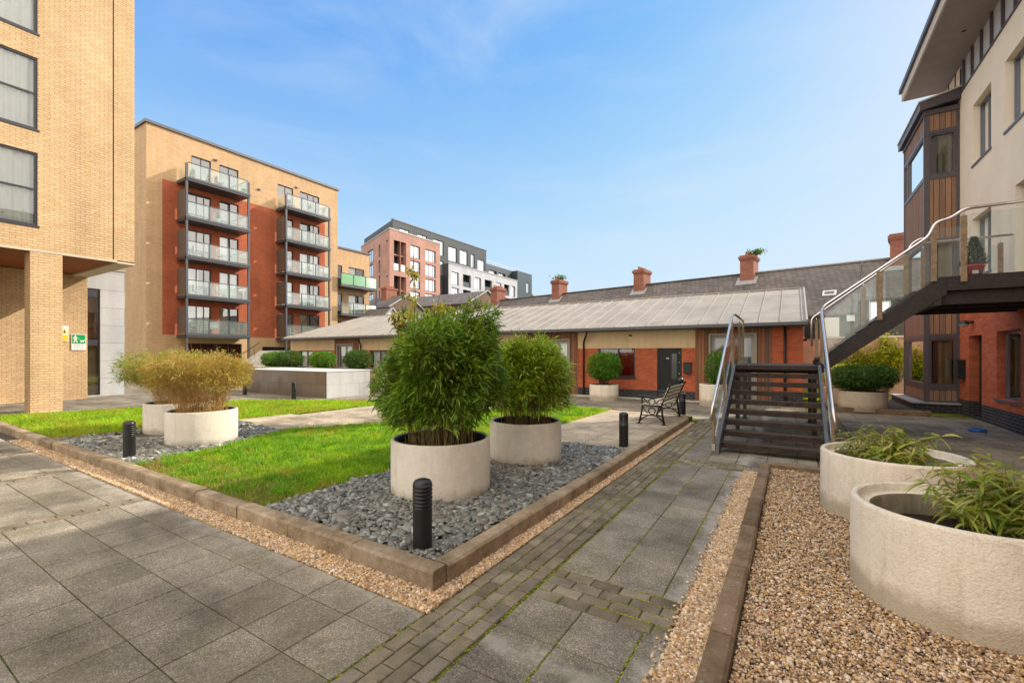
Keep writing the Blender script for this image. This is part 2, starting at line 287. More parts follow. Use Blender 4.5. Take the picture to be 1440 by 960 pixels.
# white pebbledash for the planters with runoff stains
def dash(name, col, bs=0.8, sc=95, stain=0.25):
    m, nt, b = newmat(name, 0.92, 0.15); p = pos(nt)
    n0 = noise(nt, p, 1.6, 5, 0.6); st = noise(nt, p, 1.0, 5, 0.65, (11, 11, 0.9)); n2 = noise(nt, p, sc, 3, 0.7); n3 = noise(nt, p, 9, 4, 0.6)
    c = mixc(nt, ramp(nt, st, (0.50, 0.0), (0.85, stain)), col, (0.40, 0.28, 0.14))
    c = mixc(nt, 1.0, c, ramp(nt, n0, (0.3, 0.88), (0.7, 1.05)), 'MULTIPLY')
    c = mixc(nt, 1.0, c, ramp(nt, n3, (0.3, 0.93), (0.7, 1.04)), 'MULTIPLY')
    c = mixc(nt, 1.0, c, ramp(nt, n2, (0.30, 0.86), (0.50, 1.03)), 'MULTIPLY')
    # soil splash and algae creeping up from the base
    sz = nt.nodes.new('ShaderNodeSeparateXYZ'); nt.links.new(p, sz.inputs[0]); lo = math_(nt, 'ADD', sz.outputs[2], math_(nt, 'MULTIPLY', n3, -0.28))
    c = mixc(nt, ramp(nt, lo, (0.0, 0.55), (0.10, 0.0)), c, (0.26, 0.20, 0.11)); al = noise(nt, p, 2.2, 5, 0.7)
    c = mixc(nt, ramp(nt, al, (0.60, 0.0), (0.76, 0.25)), c, (0.48, 0.42, 0.25))
    nt.links.new(c, b.inputs['Base Color']); bump(nt, b, n2, bs, 0.014); return m
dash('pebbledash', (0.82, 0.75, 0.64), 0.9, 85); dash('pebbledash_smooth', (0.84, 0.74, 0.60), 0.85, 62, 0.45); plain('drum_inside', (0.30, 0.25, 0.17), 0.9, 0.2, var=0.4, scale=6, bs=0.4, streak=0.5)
dash('pebbledash_tan', (0.60, 0.50, 0.38), 0.4, 70)

leafmat('leaf_bamboo', [(0.065, 0.14, 0.012), (0.11, 0.22, 0.020), (0.19, 0.31, 0.03), (0.32, 0.42, 0.05), (0.09, 0.18, 0.018), (0.14, 0.25, 0.022), (0.24, 0.34, 0.035)], trans=0.42)
leafmat('leaf_bamboo_light', [(0.13, 0.23, 0.016), (0.22, 0.34, 0.022), (0.33, 0.44, 0.03), (0.46, 0.52, 0.05), (0.18, 0.29, 0.02)])
leafmat('leaf_bamboo_dry', [(0.30, 0.30, 0.035), (0.42, 0.31, 0.07), (0.24, 0.27, 0.025), (0.52, 0.32, 0.12), (0.46, 0.27, 0.08), (0.36, 0.33, 0.045)])
leafmat('leaf_bamboo_olive', [(0.20, 0.28, 0.025), (0.28, 0.34, 0.04), (0.13, 0.22, 0.018), (0.34, 0.30, 0.06), (0.10, 0.19, 0.018)])
leafmat('leaf_dwarf', [(0.20, 0.30, 0.02), (0.42, 0.46, 0.06), (0.11, 0.20, 0.015), (0.60, 0.52, 0.12), (0.24, 0.33, 0.03), (0.56, 0.42, 0.16), (0.14, 0.24, 0.02)])
leafmat('leaf_topiary', [(0.05, 0.14, 0.008), (0.10, 0.24, 0.012), (0.17, 0.33, 0.02)])
leafmat('leaf_hedge', [(0.03, 0.08, 0.010), (0.05, 0.12, 0.014), (0.09, 0.18, 0.025), (0.065, 0.14, 0.015)])
leafmat('leaf_yellow', [(0.30, 0.34, 0.015), (0.55, 0.52, 0.02), (0.18, 0.26, 0.015), (0.42, 0.46, 0.03)])
leafmat('leaf_sapling', [(0.22, 0.25, 0.03), (0.36, 0.30, 0.04), (0.13, 0.18, 0.025), (0.45, 0.28, 0.05)])
leafmat('leaf_conifer', [(0.012, 0.035, 0.010), (0.02, 0.05, 0.013), (0.03, 0.065, 0.016)], trans=0.1)
leafmat('grass_blade', [(0.14, 0.30, 0.008), (0.23, 0.43, 0.010), (0.32, 0.52, 0.014), (0.45, 0.56, 0.03), (0.17, 0.34, 0.01)], 0.5, 0.45, 1.2, ((0.44, 0.34, 0.06), 2.0, 0.48, 0.62, 0.75))
leafmat('grass_tuft', [(0.09, 0.24, 0.008), (0.16, 0.36, 0.012), (0.26, 0.46, 0.02), (0.12, 0.28, 0.01)], 0.5, 0.4, 2.0)
leafmat('grass_dry', [(0.30, 0.24, 0.06), (0.38, 0.30, 0.10), (0.20, 0.22, 0.03)], 0.6, 0.3, 1.2)
islandmat('slate_chips', [(0.09, 0.093, 0.085), (0.17, 0.178, 0.16), (0.26, 0.27, 0.245), (0.14, 0.115, 0.085), (0.42, 0.43, 0.39), (0.07, 0.07, 0.065), (0.21, 0.18, 0.135), (0.20, 0.21, 0.19)], 0.5, 0.5, 0.3, 60)
islandmat('pea_gravel', [(0.50, 0.30, 0.12), (0.68, 0.47, 0.25), (0.36, 0.20, 0.085), (0.76, 0.60, 0.40), (0.56, 0.37, 0.17), (0.22, 0.125, 0.06), (0.86, 0.74, 0.58), (0.60, 0.36, 0.16), (0.20, 0.11, 0.05), (0.64, 0.46, 0.34), (0.13, 0.08, 0.045)], 0.7, 0.35, 0.2, 90)
islandmat('block_paver', [(0.20, 0.165, 0.11), (0.26, 0.215, 0.15), (0.165, 0.135, 0.092), (0.23, 0.195, 0.15), (0.29, 0.245, 0.17)], 0.88, 0.2, 0.9, 130, 0.32, ((0.55, 0.53, 0.5), 85, 0.45, 0.6, 0.5, 'MULTIPLY'), 5, ((0.12, 0.125, 0.025), 3.1, 0.55, 0.70, 0.6))
slabmat('paving_slab', [(0.21, 0.184, 0.145), (0.27, 0.238, 0.19), (0.235, 0.206, 0.162), (0.295, 0.26, 0.21), (0.19, 0.165, 0.128)])
slabmat('terrace_slab', [(0.42, 0.35, 0.26), (0.48, 0.40, 0.30), (0.39, 0.325, 0.245), (0.46, 0.385, 0.295)], 0.15)
m_, nt_, b_ = newmat('joint_moss', 0.95, 0.1)
p_ = pos(nt_); nn = noise(nt_, p_, 1.3, 6, 0.7); n2_ = noise(nt_, p_, 9, 4, 0.7)
c_ = mixc(nt_, ramp(nt_, math_(nt_, 'ADD', nn, math_(nt_, 'MULTIPLY', n2_, 0.5)), (0.62, 0.0), (0.80, 1.0)), (0.035, 0.028, 0.02), (0.17, 0.20, 0.02)); nt_.links.new(c_, b_.inputs['Base Color'])
bump(nt_, b_, noise(nt_, p_, 70, 3), 0.8, 0.01)
plain('ground_far', (0.16, 0.15, 0.135), 0.9, 0.2, var=0.25, scale=0.3)
m_, nt_, b_ = newmat('lawn_soil', 0.95, 0.1); p_ = pos(nt_)
c_ = ramp(nt_, noise(nt_, p_, 7, 6, 0.7), (0.3, (0.06, 0.085, 0.015)), (0.55, (0.12, 0.15, 0.025)), (0.75, (0.22, 0.19, 0.06))); nt_.links.new(c_, b_.inputs['Base Color']); bump(nt_, b_, noise(nt_, p_, 60, 4), 0.8, 0.02)

# ------------------------------------------------------------------ mesh builder
BASE = {}
def rootloc(o):
    while o is not None and o.name not in BASE: o = o.parent
    return BASE[o.name] if o is not None else Vector((0, 0, 0))
def tag(o, label=None, cat=None, group=None, kind=None):
    if label: o['label'] = label
    if cat: o['category'] = cat
    if group: o['group'] = group
    if kind: o['kind'] = kind
    return o
def thing(name, label, cat, loc=(0, 0, 0), group=None):
    o = bpy.data.objects.new(name, None); C.objects.link(o); o.location = loc; BASE[o.name] = Vector(loc); o.empty_display_size = 0.2
    return tag(o, label, cat, group)
class MB:
    def __init__(s): s.v = []; s.f = []; s.m = []; s.s = []
    def add(s, vs, fs, m=0, sm=False):
        o = len(s.v); s.v += [tuple(x) for x in vs]
        for f in fs: s.f.append([o+i for i in f]); s.m.append(m); s.s.append(sm)
    def quad(s, a, b, c, d, m=0): s.add([a, b, c, d], [(0, 1, 2, 3)], m)
    def box(s, x0, x1, y0, y1, z0, z1, m=0):
        if x0 > x1: x0, x1 = x1, x0
        if y0 > y1: y0, y1 = y1, y0
        if z0 > z1: z0, z1 = z1, z0
        s.hexa([(x0, y0, z0), (x1, y0, z0), (x1, y1, z0), (x0, y1, z0), (x0, y0, z1), (x1, y0, z1), (x1, y1, z1), (x0, y1, z1)], m)
    def hexa(s, v, m=0): s.add(v, [(3, 2, 1, 0), (4, 5, 6, 7), (0, 1, 5, 4), (1, 2, 6, 5), (2, 3, 7, 6), (3, 0, 4, 7)], m)
    def prism(s, poly, z0, z1, m=0, cap=True):
        n = len(poly); vs = [(x, y, z0) for x, y in poly]+[(x, y, z1) for x, y in poly]
        fs = [(i, (i+1) % n, n+(i+1) % n, n+i) for i in range(n)]
        if cap: fs += [tuple(range(n-1, -1, -1)), tuple(range(n, 2*n))]
        s.add(vs, fs, m)
    def beam(s, a, b, w, h, m=0, up=(0, 0, 1)):
        a = Vector(a); b = Vector(b); d = (b-a).normalized(); sd = d.cross(Vector(up)).normalized()*w/2; u = sd.cross(d).normalized()*h/2
        s.hexa([a-sd-u, a+sd-u, b+sd-u, b-sd-u, a-sd+u, a+sd+u, b+sd+u, b-sd+u], m)
    def tube(s, pts, r, n=8, m=0, sm=True, cap=True, closed=False):
        pts = [Vector(p) for p in pts]; rs = r if isinstance(r, (list, tuple)) else [r]*len(pts); k = len(pts); vs = []
        ref = None
        for i, p in enumerate(pts):
            a = pts[i-1] if (i > 0 or closed) else p; b = pts[(i+1) % k] if (i < k-1 or closed) else p
            d = (b-a).normalized()
            if ref is None: ref = d.orthogonal().normalized()
            ref = (ref-d*ref.dot(d)); ref = ref.normalized() if ref.length > 1e-6 else d.orthogonal().normalized()
            q = d.cross(ref)
            for j in range(n): t = 2*math.pi*j/n; vs.append(p+(ref*math.cos(t)+q*math.sin(t))*rs[i])
        fs = []
        for i in range(k if closed else k-1):
            for j in range(n): i2 = (i+1) % k; fs.append((i*n+j, i*n+(j+1) % n, i2*n+(j+1) % n, i2*n+j))
        if cap and not closed: fs += [tuple(range(n-1, -1, -1)), tuple((k-1)*n+j for j in range(n))]
        s.add(vs, fs, m, sm)
    def lathe(s, cx, cy, prof, n=32, m=0, sm=True, sx=1, sy=1):
        vs = [(cx+r*sx*math.cos(2*math.pi*j/n), cy+r*sy*math.sin(2*math.pi*j/n), z) for r, z in prof for j in range(n)]
        fs = [(i*n+j, i*n+(j+1) % n, (i+1)*n+(j+1) % n, (i+1)*n+j) for i in range(len(prof)-1) for j in range(n)]
        s.add(vs, fs, m, sm)
    def disc(s, cx, cy, z, r, n=32, m=0): s.add([(cx+r*math.cos(2*math.pi*j/n), cy+r*math.sin(2*math.pi*j/n), z) for j in range(n)], [tuple(range(n))], m)
    def sphere(s, c, r, m=0, n=12, k=8, sz=1.0):
        s.lathe(c[0], c[1], [(max(1e-4, r*math.sin(math.pi*i/k)), c[2]-r*sz*math.cos(math.pi*i/k)) for i in range(k+1)], n, m)
    def build(s, name, mats, parent=None, bevel=0, origin=None):
        me = bpy.data.meshes.new(name); loc = rootloc(parent) if parent is not None else Vector(origin or (0, 0, 0))
        me.from_pydata([tuple(Vector(v)-loc) for v in s.v], [], s.f)
        for mm in (mats if isinstance(mats, (list, tuple)) else [mats]): me.materials.append(MATS[mm])
        me.polygons.foreach_set('material_index', s.m); me.polygons.foreach_set('use_smooth', s.s); me.update()
        o = bpy.data.objects.new(name, me); C.objects.link(o)
        if parent is not None: o.parent = parent
        else: o.location = loc; BASE[o.name] = loc
        if bevel:
            b = o.modifiers.new('bevel', 'BEVEL'); b.width = bevel; b.segments = 2; b.limit_method = 'ANGLE'; b.angle_limit = R(40)
        return o
def npmesh(name, V, T, mat, parent=None, origin=None, smooth=False):
    loc = np.array(rootloc(parent) if parent is not None else Vector(origin or (0, 0, 0)))
    V = np.asarray(V, dtype=np.float64).reshape(-1, 3)-loc; T = np.asarray(T, dtype=np.int32).reshape(-1, 3)
    me = bpy.data.meshes.new(name); me.vertices.add(len(V)); me.vertices.foreach_set('co', V.astype(np.float32).ravel())
    me.loops.add(T.size); me.loops.foreach_set('vertex_index', T.ravel()); me.polygons.add(len(T))
    me.polygons.foreach_set('loop_start', np.arange(0, T.size, 3, dtype=np.int32)); me.polygons.foreach_set('loop_total', np.full(len(T), 3, dtype=np.int32))
    if smooth: me.polygons.foreach_set('use_smooth', np.ones(len(T), dtype=bool))
    me.materials.append(MATS[mat]); me.update(); me.validate()
    o = bpy.data.objects.new(name, me); C.objects.link(o)
    if parent is not None: o.parent = parent
    else: o.location = tuple(loc); BASE[o.name] = Vector(loc)
    return o
def copytree(o, parent=None):
    c = o.copy(); C.objects.link(c); c.parent = parent
    for ch in list(o.children): copytree(ch, c)
    return c
class Facade:
    """wall frame: o = origin in plan, u = direction along the wall, n = outward normal"""
    def __init__(s, o, u, n): s.o = Vector((*o, 0)); s.u = Vector((*u, 0)).normalized(); s.n = Vector((*n, 0)).normalized()
    def P(s, u, z, d=0): return s.o+s.u*u+s.n*d+Vector((0, 0, z))
    def box(s, mb, u0, u1, z0, z1, d0, d1, m=0):
        P = s.P; mb.hexa([P(u0, z0, d0), P(u1, z0, d0), P(u1, z0, d1), P(u0, z0, d1), P(u0, z1, d0), P(u1, z1, d0), P(u1, z1, d1), P(u0, z1, d1)], m)
    def wall(s, mb, u0, u1, z0, z1, holes=(), depth=0.15, m=0, mr=None, d=0):
        mr = m if mr is None else mr
        holes = [h for h in holes if h[0] < u1 and h[1] > u0 and h[2] < z1 and h[3] > z0]
        us = sorted({u0, u1, *[min(max(x, u0), u1) for h in holes for x in h[:2]]}); zs = sorted({z0, z1, *[min(max(x, z0), z1) for h in holes for x in h[2:4]]})
        for a, b in zip(us, us[1:]):
            for c, e in zip(zs, zs[1:]):
                cu, cz = (a+b)/2, (c+e)/2
                if any(h[0] < cu < h[1] and h[2] < cz < h[3] for h in holes): continue
                mb.quad(s.P(a, c, d), s.P(b, c, d), s.P(b, e, d), s.P(a, e, d), m)
        for h in holes:
            a, b, c, e = max(h[0], u0), min(h[1], u1), max(h[2], z0), min(h[3], z1)
            if h[0] >= u0: mb.quad(s.P(a, c, d), s.P(a, c, d-depth), s.P(a, e, d-depth), s.P(a, e, d), mr)
            if h[1] <= u1: mb.quad(s.P(b, c, d), s.P(b, c, d-depth), s.P(b, e, d-depth), s.P(b, e, d), mr)
            if h[3] <= z1: mb.quad(s.P(a, e, d), s.P(a, e, d-depth), s.P(b, e, d-depth), s.P(b, e, d), mr)
            if h[2] >= z0: mb.quad(s.P(a, c, d), s.P(a, c, d-depth), s.P(b, c, d-depth), s.P(b, c, d), mr)
    def window(s, parent, u0, u1, z0, z1, d=-0.12, fw=0.06, mull=(), trans=(), frame='grey_frame', pane='window_glass', inside=None, name='window', room='room_dark', sill=None, back=0.5, half=None, coff=0.12):
        f = MB(); e = 0.002; u0 += e; u1 -= e; z0 += e; z1 -= e
        s.box(f, u0, u0+fw, z0, z1, d, d+0.06); s.box(f, u1-fw, u1, z0, z1, d, d+0.06)
        s.box(f, u0+fw, u1-fw, z0, z0+fw, d, d+0.06); s.box(f, u0+fw, u1-fw, z1-fw, z1, d, d+0.06)
        for x in mull: s.box(f, x-fw*0.45, x+fw*0.45, z0+fw, z1-fw, d+0.003, d+0.057)
        for x in trans: s.box(f, u0+fw, u1-fw, x-fw*0.45, x+fw*0.45, d+0.006, d+0.054)
        if sill: s.box(f, u0-0.04, u1+0.04, z0-0.055, z0-0.003, d, sill)
        # the room behind
        for a, b in (((u0, z0), (u1, z0)), ((u1, z0), (u1, z1)), ((u1, z1), (u0, z1)), ((u0, z1), (u0, z0))):
            f.quad(s.P(*a, d), s.P(*b, d), s.P(*b, d-back), s.P(*a, d-back), 1)
        f.quad(s.P(u0, z0, d-back), s.P(u1, z0, d-back), s.P(u1, z1, d-back), s.P(u0, z1, d-back), 1)
        o = f.build(name, [frame, room], parent)
        g = MB(); g.quad(s.P(u0+fw, z0+fw, d+0.02), s.P(u1-fw, z0+fw, d+0.02), s.P(u1-fw, z1-fw, d+0.02), s.P(u0+fw, z1-fw, d+0.02)); g.build('pane', pane, o)
        if inside:
            c = MB(); k = max(8, int((u1-u0)/0.035)); a0, a1 = (u0+fw, u1-fw) if half is None else (u0+fw+(u1-u0-2*fw)*half[0], u0+fw+(u1-u0-2*fw)*half[1])
            pr = [(a0+(a1-a0)*i/k, d-coff+0.034*math.sin(i*1.15+u0*7+1.3*math.sin(i*0.21+z0*3))+0.02*math.sin(i*0.37+z0)) for i in range(k+1)]
            c.add([s.P(a, zz, b) for a, b in pr for zz in (z0+0.01, z1-0.01)], [(2*i, 2*i+2, 2*i+3, 2*i+1) for i in range(k)], 0, True)
            c.build('curtain', inside, o)
        return o

# ------------------------------------------------------------------ scatter helpers
def inside(poly, P):
    x, y = P[:, 0], P[:, 1]; r = np.zeros(len(P), bool); n = len(poly)
    for i in range(n):
        x1, y1 = poly[i]; x2, y2 = poly[(i+1) % n]
        c = ((y1 > y) != (y2 > y)) & (x < (x2-x1)*(y-y1)/(y2-y1+1e-12)+x1); r ^= c
    return r
PLANTERS = [(-3.54, 4.08, 0.58), (-3.46, 5.93, 0.54), (-9.08, 3.94, 0.55), (-10.66, 3.76, 0.34+0.2), (0.98, 4.2, 0.615), (0.88, 6.1, 0.62)]
def sample(poly, n, near=None, fall=1.0):
    """points in a polygon, thinned with distance from the viewer when fall > 0"""
    xs = [p[0] for p in poly]; ys = [p[1] for p in poly]
    P = np.column_stack([rng.uniform(min(xs), max(xs), n), rng.uniform(min(ys), max(ys), n)]); P = P[inside(poly, P)]
    if near:
        d = np.hypot(P[:, 0], P[:, 1]); P = P[rng.uniform(0, 1, len(P)) < np.clip((near/d)**fall, 0, 1)]
    for x, y, r in PLANTERS: P = P[np.hypot(P[:, 0]-x, P[:, 1]-y) > r-0.02]
    return P
def rotmats(n, tilt):
    a = rng.uniform(0, 2*np.pi, n); b = rng.normal(0, tilt, n); c = rng.uniform(0, 2*np.pi, n)
    ca, sa, cb, sb, cc, sc = np.cos(a), np.sin(a), np.cos(b), np.sin(b), np.cos(c), np.sin(c)
    Z1 = np.zeros((n, 3, 3)); Z1[:, 0, 0] = ca; Z1[:, 0, 1] = -sa; Z1[:, 1, 0] = sa; Z1[:, 1, 1] = ca; Z1[:, 2, 2] = 1
    X = np.zeros((n, 3, 3)); X[:, 0, 0] = 1; X[:, 1, 1] = cb; X[:, 1, 2] = -sb; X[:, 2, 1] = sb; X[:, 2, 2] = cb
    Z2 = np.zeros((n, 3, 3)); Z2[:, 0, 0] = cc; Z2[:, 0, 1] = -sc; Z2[:, 1, 0] = sc; Z2[:, 1, 1] = cc; Z2[:, 2, 2] = 1
    return Z1 @ X @ Z2
ICO_V = []; ph = (1+5**.5)/2
for a, b in ((1, ph), (-1, ph), (1, -ph), (-1, -ph)): ICO_V += [(0, a, b), (a, b, 0), (b, 0, a)]
ICO_V = np.array(ICO_V)/math.sqrt(1+ph*ph)
def hull_tris(V):
    T = []
    n = len(V)
    for i in range(n):
        for j in range(i+1, n):
            for k in range(j+1, n):
                nn = np.cross(V[j]-V[i], V[k]-V[i]); dd = (V-V[i]) @ nn
                if np.all(dd <= 1e-9) : T.append((i, j, k))
                elif np.all(dd >= -1e-9): T.append((i, k, j))
    return np.array(T)
ICO_T = hull_tris(ICO_V)
def stones(name, P, z, size, sizevar, flat, tilt, mat, zvar=0.0, variants=8, slab=False):
    n = len(P); Vs = np.zeros((n, 12 if not slab else 10, 3))
    if not slab:
        temps = []
        for k in range(variants):
            t = ICO_V*(1+rng.uniform(-0.25, 0.25, (12, 1))); temps.append(t)
        base = np.array(temps); T = ICO_T; nv = 12
    else:
        temps = []
        for k in range(variants):
            a = np.sort(rng.uniform(0, 2*np.pi, 5)+0)*0.35+np.arange(5)*2*np.pi/5*0.65; r = rng.uniform(0.65, 1.15, 5)
            bot = np.column_stack([np.cos(a)*r, np.sin(a)*r*0.75, -np.ones(5)]); top = np.column_stack([np.cos(a)*r*0.88, np.sin(a)*r*0.68, np.ones(5)+rng.uniform(-.3, .3, 5)])
            temps.append(np.vstack([bot, top]))
        base = np.array(temps); nv = 10
        T = [(5, 6, 7), (5, 7, 8), (5, 8, 9)]+[(i, (i+1) % 5, 5+(i+1) % 5) for i in range(5)]+[(i, 5+(i+1) % 5, 5+i) for i in range(5)]; T = np.array(T)
    idx = rng.integers(0, variants, n); s = size*np.exp(rng.normal(0, sizevar, n))
    sc = np.stack([s, s*rng.uniform(0.6, 0.95, n), s*flat*rng.uniform(0.7, 1.3, n)], 1)
    V = base[idx]*sc[:, None, :]; V = np.einsum('nij,nkj->nki', rotmats(n, tilt), V)
    V[:, :, 0] += P[:, 0, None]; V[:, :, 1] += P[:, 1, None]; V[:, :, 2] += z+rng.uniform(0, 1, n)[:, None]*zvar
    TT = (T[None]+(np.arange(n)*nv)[:, None, None]).reshape(-1, 3)
    return npmesh(name, V.reshape(-1, 3), TT, mat)
def leaf_arrays(O, D, Ln, W, droop, fold=0.0, segs=2):
    """folded, drooping lance leaves: O origins, D directions"""
    n = len(O); D = D/np.linalg.norm(D, axis=1, keepdims=True)
    side = np.cross(D, np.array([0, 0, 1.0])+rng.normal(0, 0.45, (n, 3))); side /= np.linalg.norm(side, axis=1, keepdims=True)+1e-9
    ts = [0, 0.22, 0.55, 0.8, 1.0] if segs > 2 else [0, 0.35, 0.7, 1.0]; ws = [0.0, 0.9, 1.0, 0.6, 0] if segs > 2 else [0, 1.0, 0.75, 0]
    V = []; 
    for t, wv in zip(ts, ws):
        c = O+D*(Ln*t)[:, None]; c[:, 2] -= droop*Ln*t*t
        if wv == 0: V.append(c)
        else: V.append(c-side*(W*wv/2)[:, None]); V.append(c+side*(W*wv/2)[:, None])
    V = np.stack(V, 1); nv = V.shape[1]
    T = [(0, 2, 1)]; k = 1
    for i in range(len(ts)-3): T += [(k, k+1, k+3), (k, k+3, k+2)]; k += 2
    T += [(k, k+1, k+2)]
    TT = (np.array(T)[None]+(np.arange(n)*nv)[:, None, None]).reshape(-1, 3)
    return V.reshape(-1, 3), TT
def merge(parts):
    V = []; T = []; o = 0
    for v, t in parts: V.append(v); T.append(t+o); o += len(v)
    return np.vstack(V), np.vstack(T)
def twigs(A, B, r):
    """thin three-sided sticks from A to B"""
    n = len(A); d = B-A; d /= np.linalg.norm(d, axis=1, keepdims=True)+1e-9
    s = np.cross(d, [0.3, 0.2, 1.0]); s /= np.linalg.norm(s, axis=1, keepdims=True)+1e-9; q = np.cross(d, s); V = []
    r = np.broadcast_to(r, (n,))[:, None]
    for P, k in ((A, 1.0), (B, 0.45)):
        for a in (0, 2.094, 4.189): V.append(P+(s*math.cos(a)+q*math.sin(a))*r*k)
    V = np.stack(V, 1); T = [(0, 1, 4), (0, 4, 3), (1, 2, 5), (1, 5, 4), (2, 0, 3), (2, 3, 5)]
    return V.reshape(-1, 3), (np.array(T)[None]+(np.arange(n)*6)[:, None, None]).reshape(-1, 3)

# ================================================================== THE SETTING: ground, paving, beds, kerbs
g = MB(); g.quad((-600, -300, -0.03), (500, -300, -0.03), (500, 700, -0.03), (-600, 700, -0.03)); tag(g.build('ground', 'ground_far'), kind='structure')
g = MB(); g.quad((-40, -5, -0.012), (4.09, -5, -0.012), (4.09, 24, -0.012), (-40, 24, -0.012)); tag(g.build('joint_bed', 'joint_moss'), kind='structure')
def slab(mb, x0, x1, y0, y1, z, gap=0.006, ch=0.005, m=0):
    x0 += gap/2; x1 -= gap/2; y0 += gap/2; y1 -= gap/2
    if x1-x0 < 0.02 or y1-y0 < 0.02: return
    zz = z+random.uniform(-0.0015, 0.0015); t = [random.uniform(-0.0012, 0.0012) for _ in range(4)]
    a = [(x0, y0, z-0.03), (x1, y0, z-0.03), (x1, y1, z-0.03), (x0, y1, z-0.03)]
    b = [(x0, y0, zz-ch), (x1, y0, zz-ch), (x1, y1, zz-ch), (x0, y1, zz-ch)]
    c = [(x0+ch, y0+ch, zz+t[0]), (x1-ch, y0+ch, zz+t[1]), (x1-ch, y1-ch, zz+t[2]), (x0+ch, y1-ch, zz+t[3])]
    mb.add(a+b+c, [(0, 1, 5, 4), (1, 2, 6, 5), (2, 3, 7, 6), (3, 0, 4, 7), (4, 5, 9, 8), (5, 6, 10, 9), (6, 7, 11, 10), (7, 4, 8, 11), (8, 9, 10, 11)], m)
def grid(mb, x0, x1, y0, y1, dx, dy, z=0.0, poly=None, gap=0.007, rev=False):
    xs = []; x = x1 if rev else x0
    while (x > x0+1e-6 if rev else x < x1-1e-6): xs.append(x); x += -dx if rev else dx
    for x in xs:
        a, b = (max(x-dx, x0), x) if rev else (x, min(x+dx, x1)); y = y0
        while y < y1-1e-6:
            yb = min(y+dy, y1)
            if poly is None or inside(poly, np.array([[(a+b)/2, (y+yb)/2]]))[0]: slab(mb, a, b, y, yb, z, gap)
            y = yb
def courses(mb, x0, x1, y0, y1, along, z=0.001, bl=0.21, bw=0.11):
    if along == 'y':
        k = round((x1-x0)/bw)
        for i in range(k):
            a = x0+i*(x1-x0)/k; y = y0-(bl/2 if i % 2 else 0)
            while y < y1: slab(mb, a, a+(x1-x0)/k, max(y, y0), min(y+bl, y1), z, 0.008, 0.006); y += bl
    else:
        k = round((y1-y0)/bw)
        for i in range(k):
            a = y0+i*(y1-y0)/k; x = x0-(bl/2 if i % 2 else 0)
            while x < x1: slab(mb, max(x, x0), min(x+bl, x1), a, a+(y1-y0)/k, z, 0.008, 0.006); x += bl
PV = MB(); BK = MB()
# plaza in the left foreground: slabs in bays between thin paver bands
x = -2.05
first = True
while x > -24:
    wbay = 4.35 if first else 2.18; first = False
    xa = x-wbay; X = x
    while X > xa+0.01:
        xb = max(X-0.435, xa); Y = 2.225
        rows = [2.225, 1.92]+[1.92-0.4325*i for i in range(1, 15)]
        for r0, r1 in zip(rows, rows[1:]): slab(PV, xb, X, r1, r0, 0)
        X = xb
    courses(BK, xa-0.22, xa, -4.0, 2.225, 'y'); x = xa-0.22
# path between the bed kerbs
courses(BK, -2.04, -1.60, -3.0, 12.6, 'y')
for a, b in ((-1.58, -1.18), (-1.18, -0.775), (-0.775, -0.6)):
    for y0, y1, off in ((-2.0, 2.77, 0), (3.22, 7.30, 0)):
        y = y0 if off == 0 else y0-0.2
        ys = []; yy = y1
        if y0 < 0: 
            while yy > y0: slab(PV, a, b, max(yy-0.41, y0), yy, 0); yy -= 0.41
        else:
            yy = y0
            while yy < y1-0.05: slab(PV, a, b, yy, min(yy+0.408, y1), 0); yy += 0.408
courses(BK, -1.58, -0.58, 2.77, 3.22, 'x'); courses(BK, -1.58, -0.42, 7.30, 7.74, 'x')
for y in np.arange(7.30, 12.6, 0.408): pass
grid(PV, -1.58, 0.33, 7.76, 17.0, 0.41, 0.41); courses(BK, 0.34, 1.0, 7.76, 16.3, 'y'); grid(PV, 1.02, 4.09, 7.76, 16.35, 0.41, 0.41)
# forecourt in front of the terrace and beyond the lawns, and beside the left block
grid(PV, -30, -1.6, 12.62, 17.25, 0.45, 0.45); grid(PV, -38, -17.2, 2.45, 12.6, 0.45, 0.45); grid(PV, -17.2, -10.95, 8.1, 12.6, 0.45, 0.45); grid(PV, -17.2, -15.85, 4.5, 8.1, 0.45, 0.45); grid(PV, -38, -30, 12.6, 17.25, 0.45, 0.45)
tag(PV.build('plaza_paving', 'paving_slab'), kind='structure'); tag(BK.build('paver_band', 'block_paver'), kind='structure')
# raised bed plate, terrace slabs on it
ZB = 0.125
g = MB(); g.prism([(-17.3, 2.5), (-2.22, 2.5), (-2.22, 12.45), (-10.9, 12.45), (-11.2, 10.95), (-16.1, 8.3), (-17.3, 5.0)], -0.02, 0.09); tag(g.build('raised_bed', 'lawn_soil'), kind='structure')
TS = MB()
grid(TS, -4.42, -2.33, 7.32, 12.45, 0.42, 0.45, ZB)
pathpoly = [(-11.3, 5.5), (-9.0, 5.3), (-7.6, 8.2), (-7.0, 12.4), (-11.0, 12.4), (-10.85, 10.1)]
grid(TS, -11.4, -6.9, 5.2, 12.45, 0.45, 0.45, ZB, pathpoly)
tag(TS.build('terrace_paving', 'terrace_slab'), kind='structure')
lawn1 = [(-8.1, 2.58), (-4.55, 2.58), (-4.7, 3.3), (-4.6, 4.1), (-4.75, 5.2), (-4.6, 6.2), (-4.7, 7.3), (-4.42, 7.4), (-4.35, 12.4), (-6.95, 12.4), (-7.55, 8.2), (-8.95, 5.35), (-8.3, 3.9)]
lawn2 = [(-17.2, 2.58), (-11.62, 2.58), (-11.3, 4.0), (-11.35, 5.5), (-10.95, 10.1), (-11.3, 10.85), (-16.0, 8.2), (-16.2, 5.1)]
for i, lp in enumerate((lawn1, lawn2)):
    g = MB(); g.prism(lp, 0.08, ZB-0.012); tag(g.build('lawn', 'lawn_soil'), kind='structure')
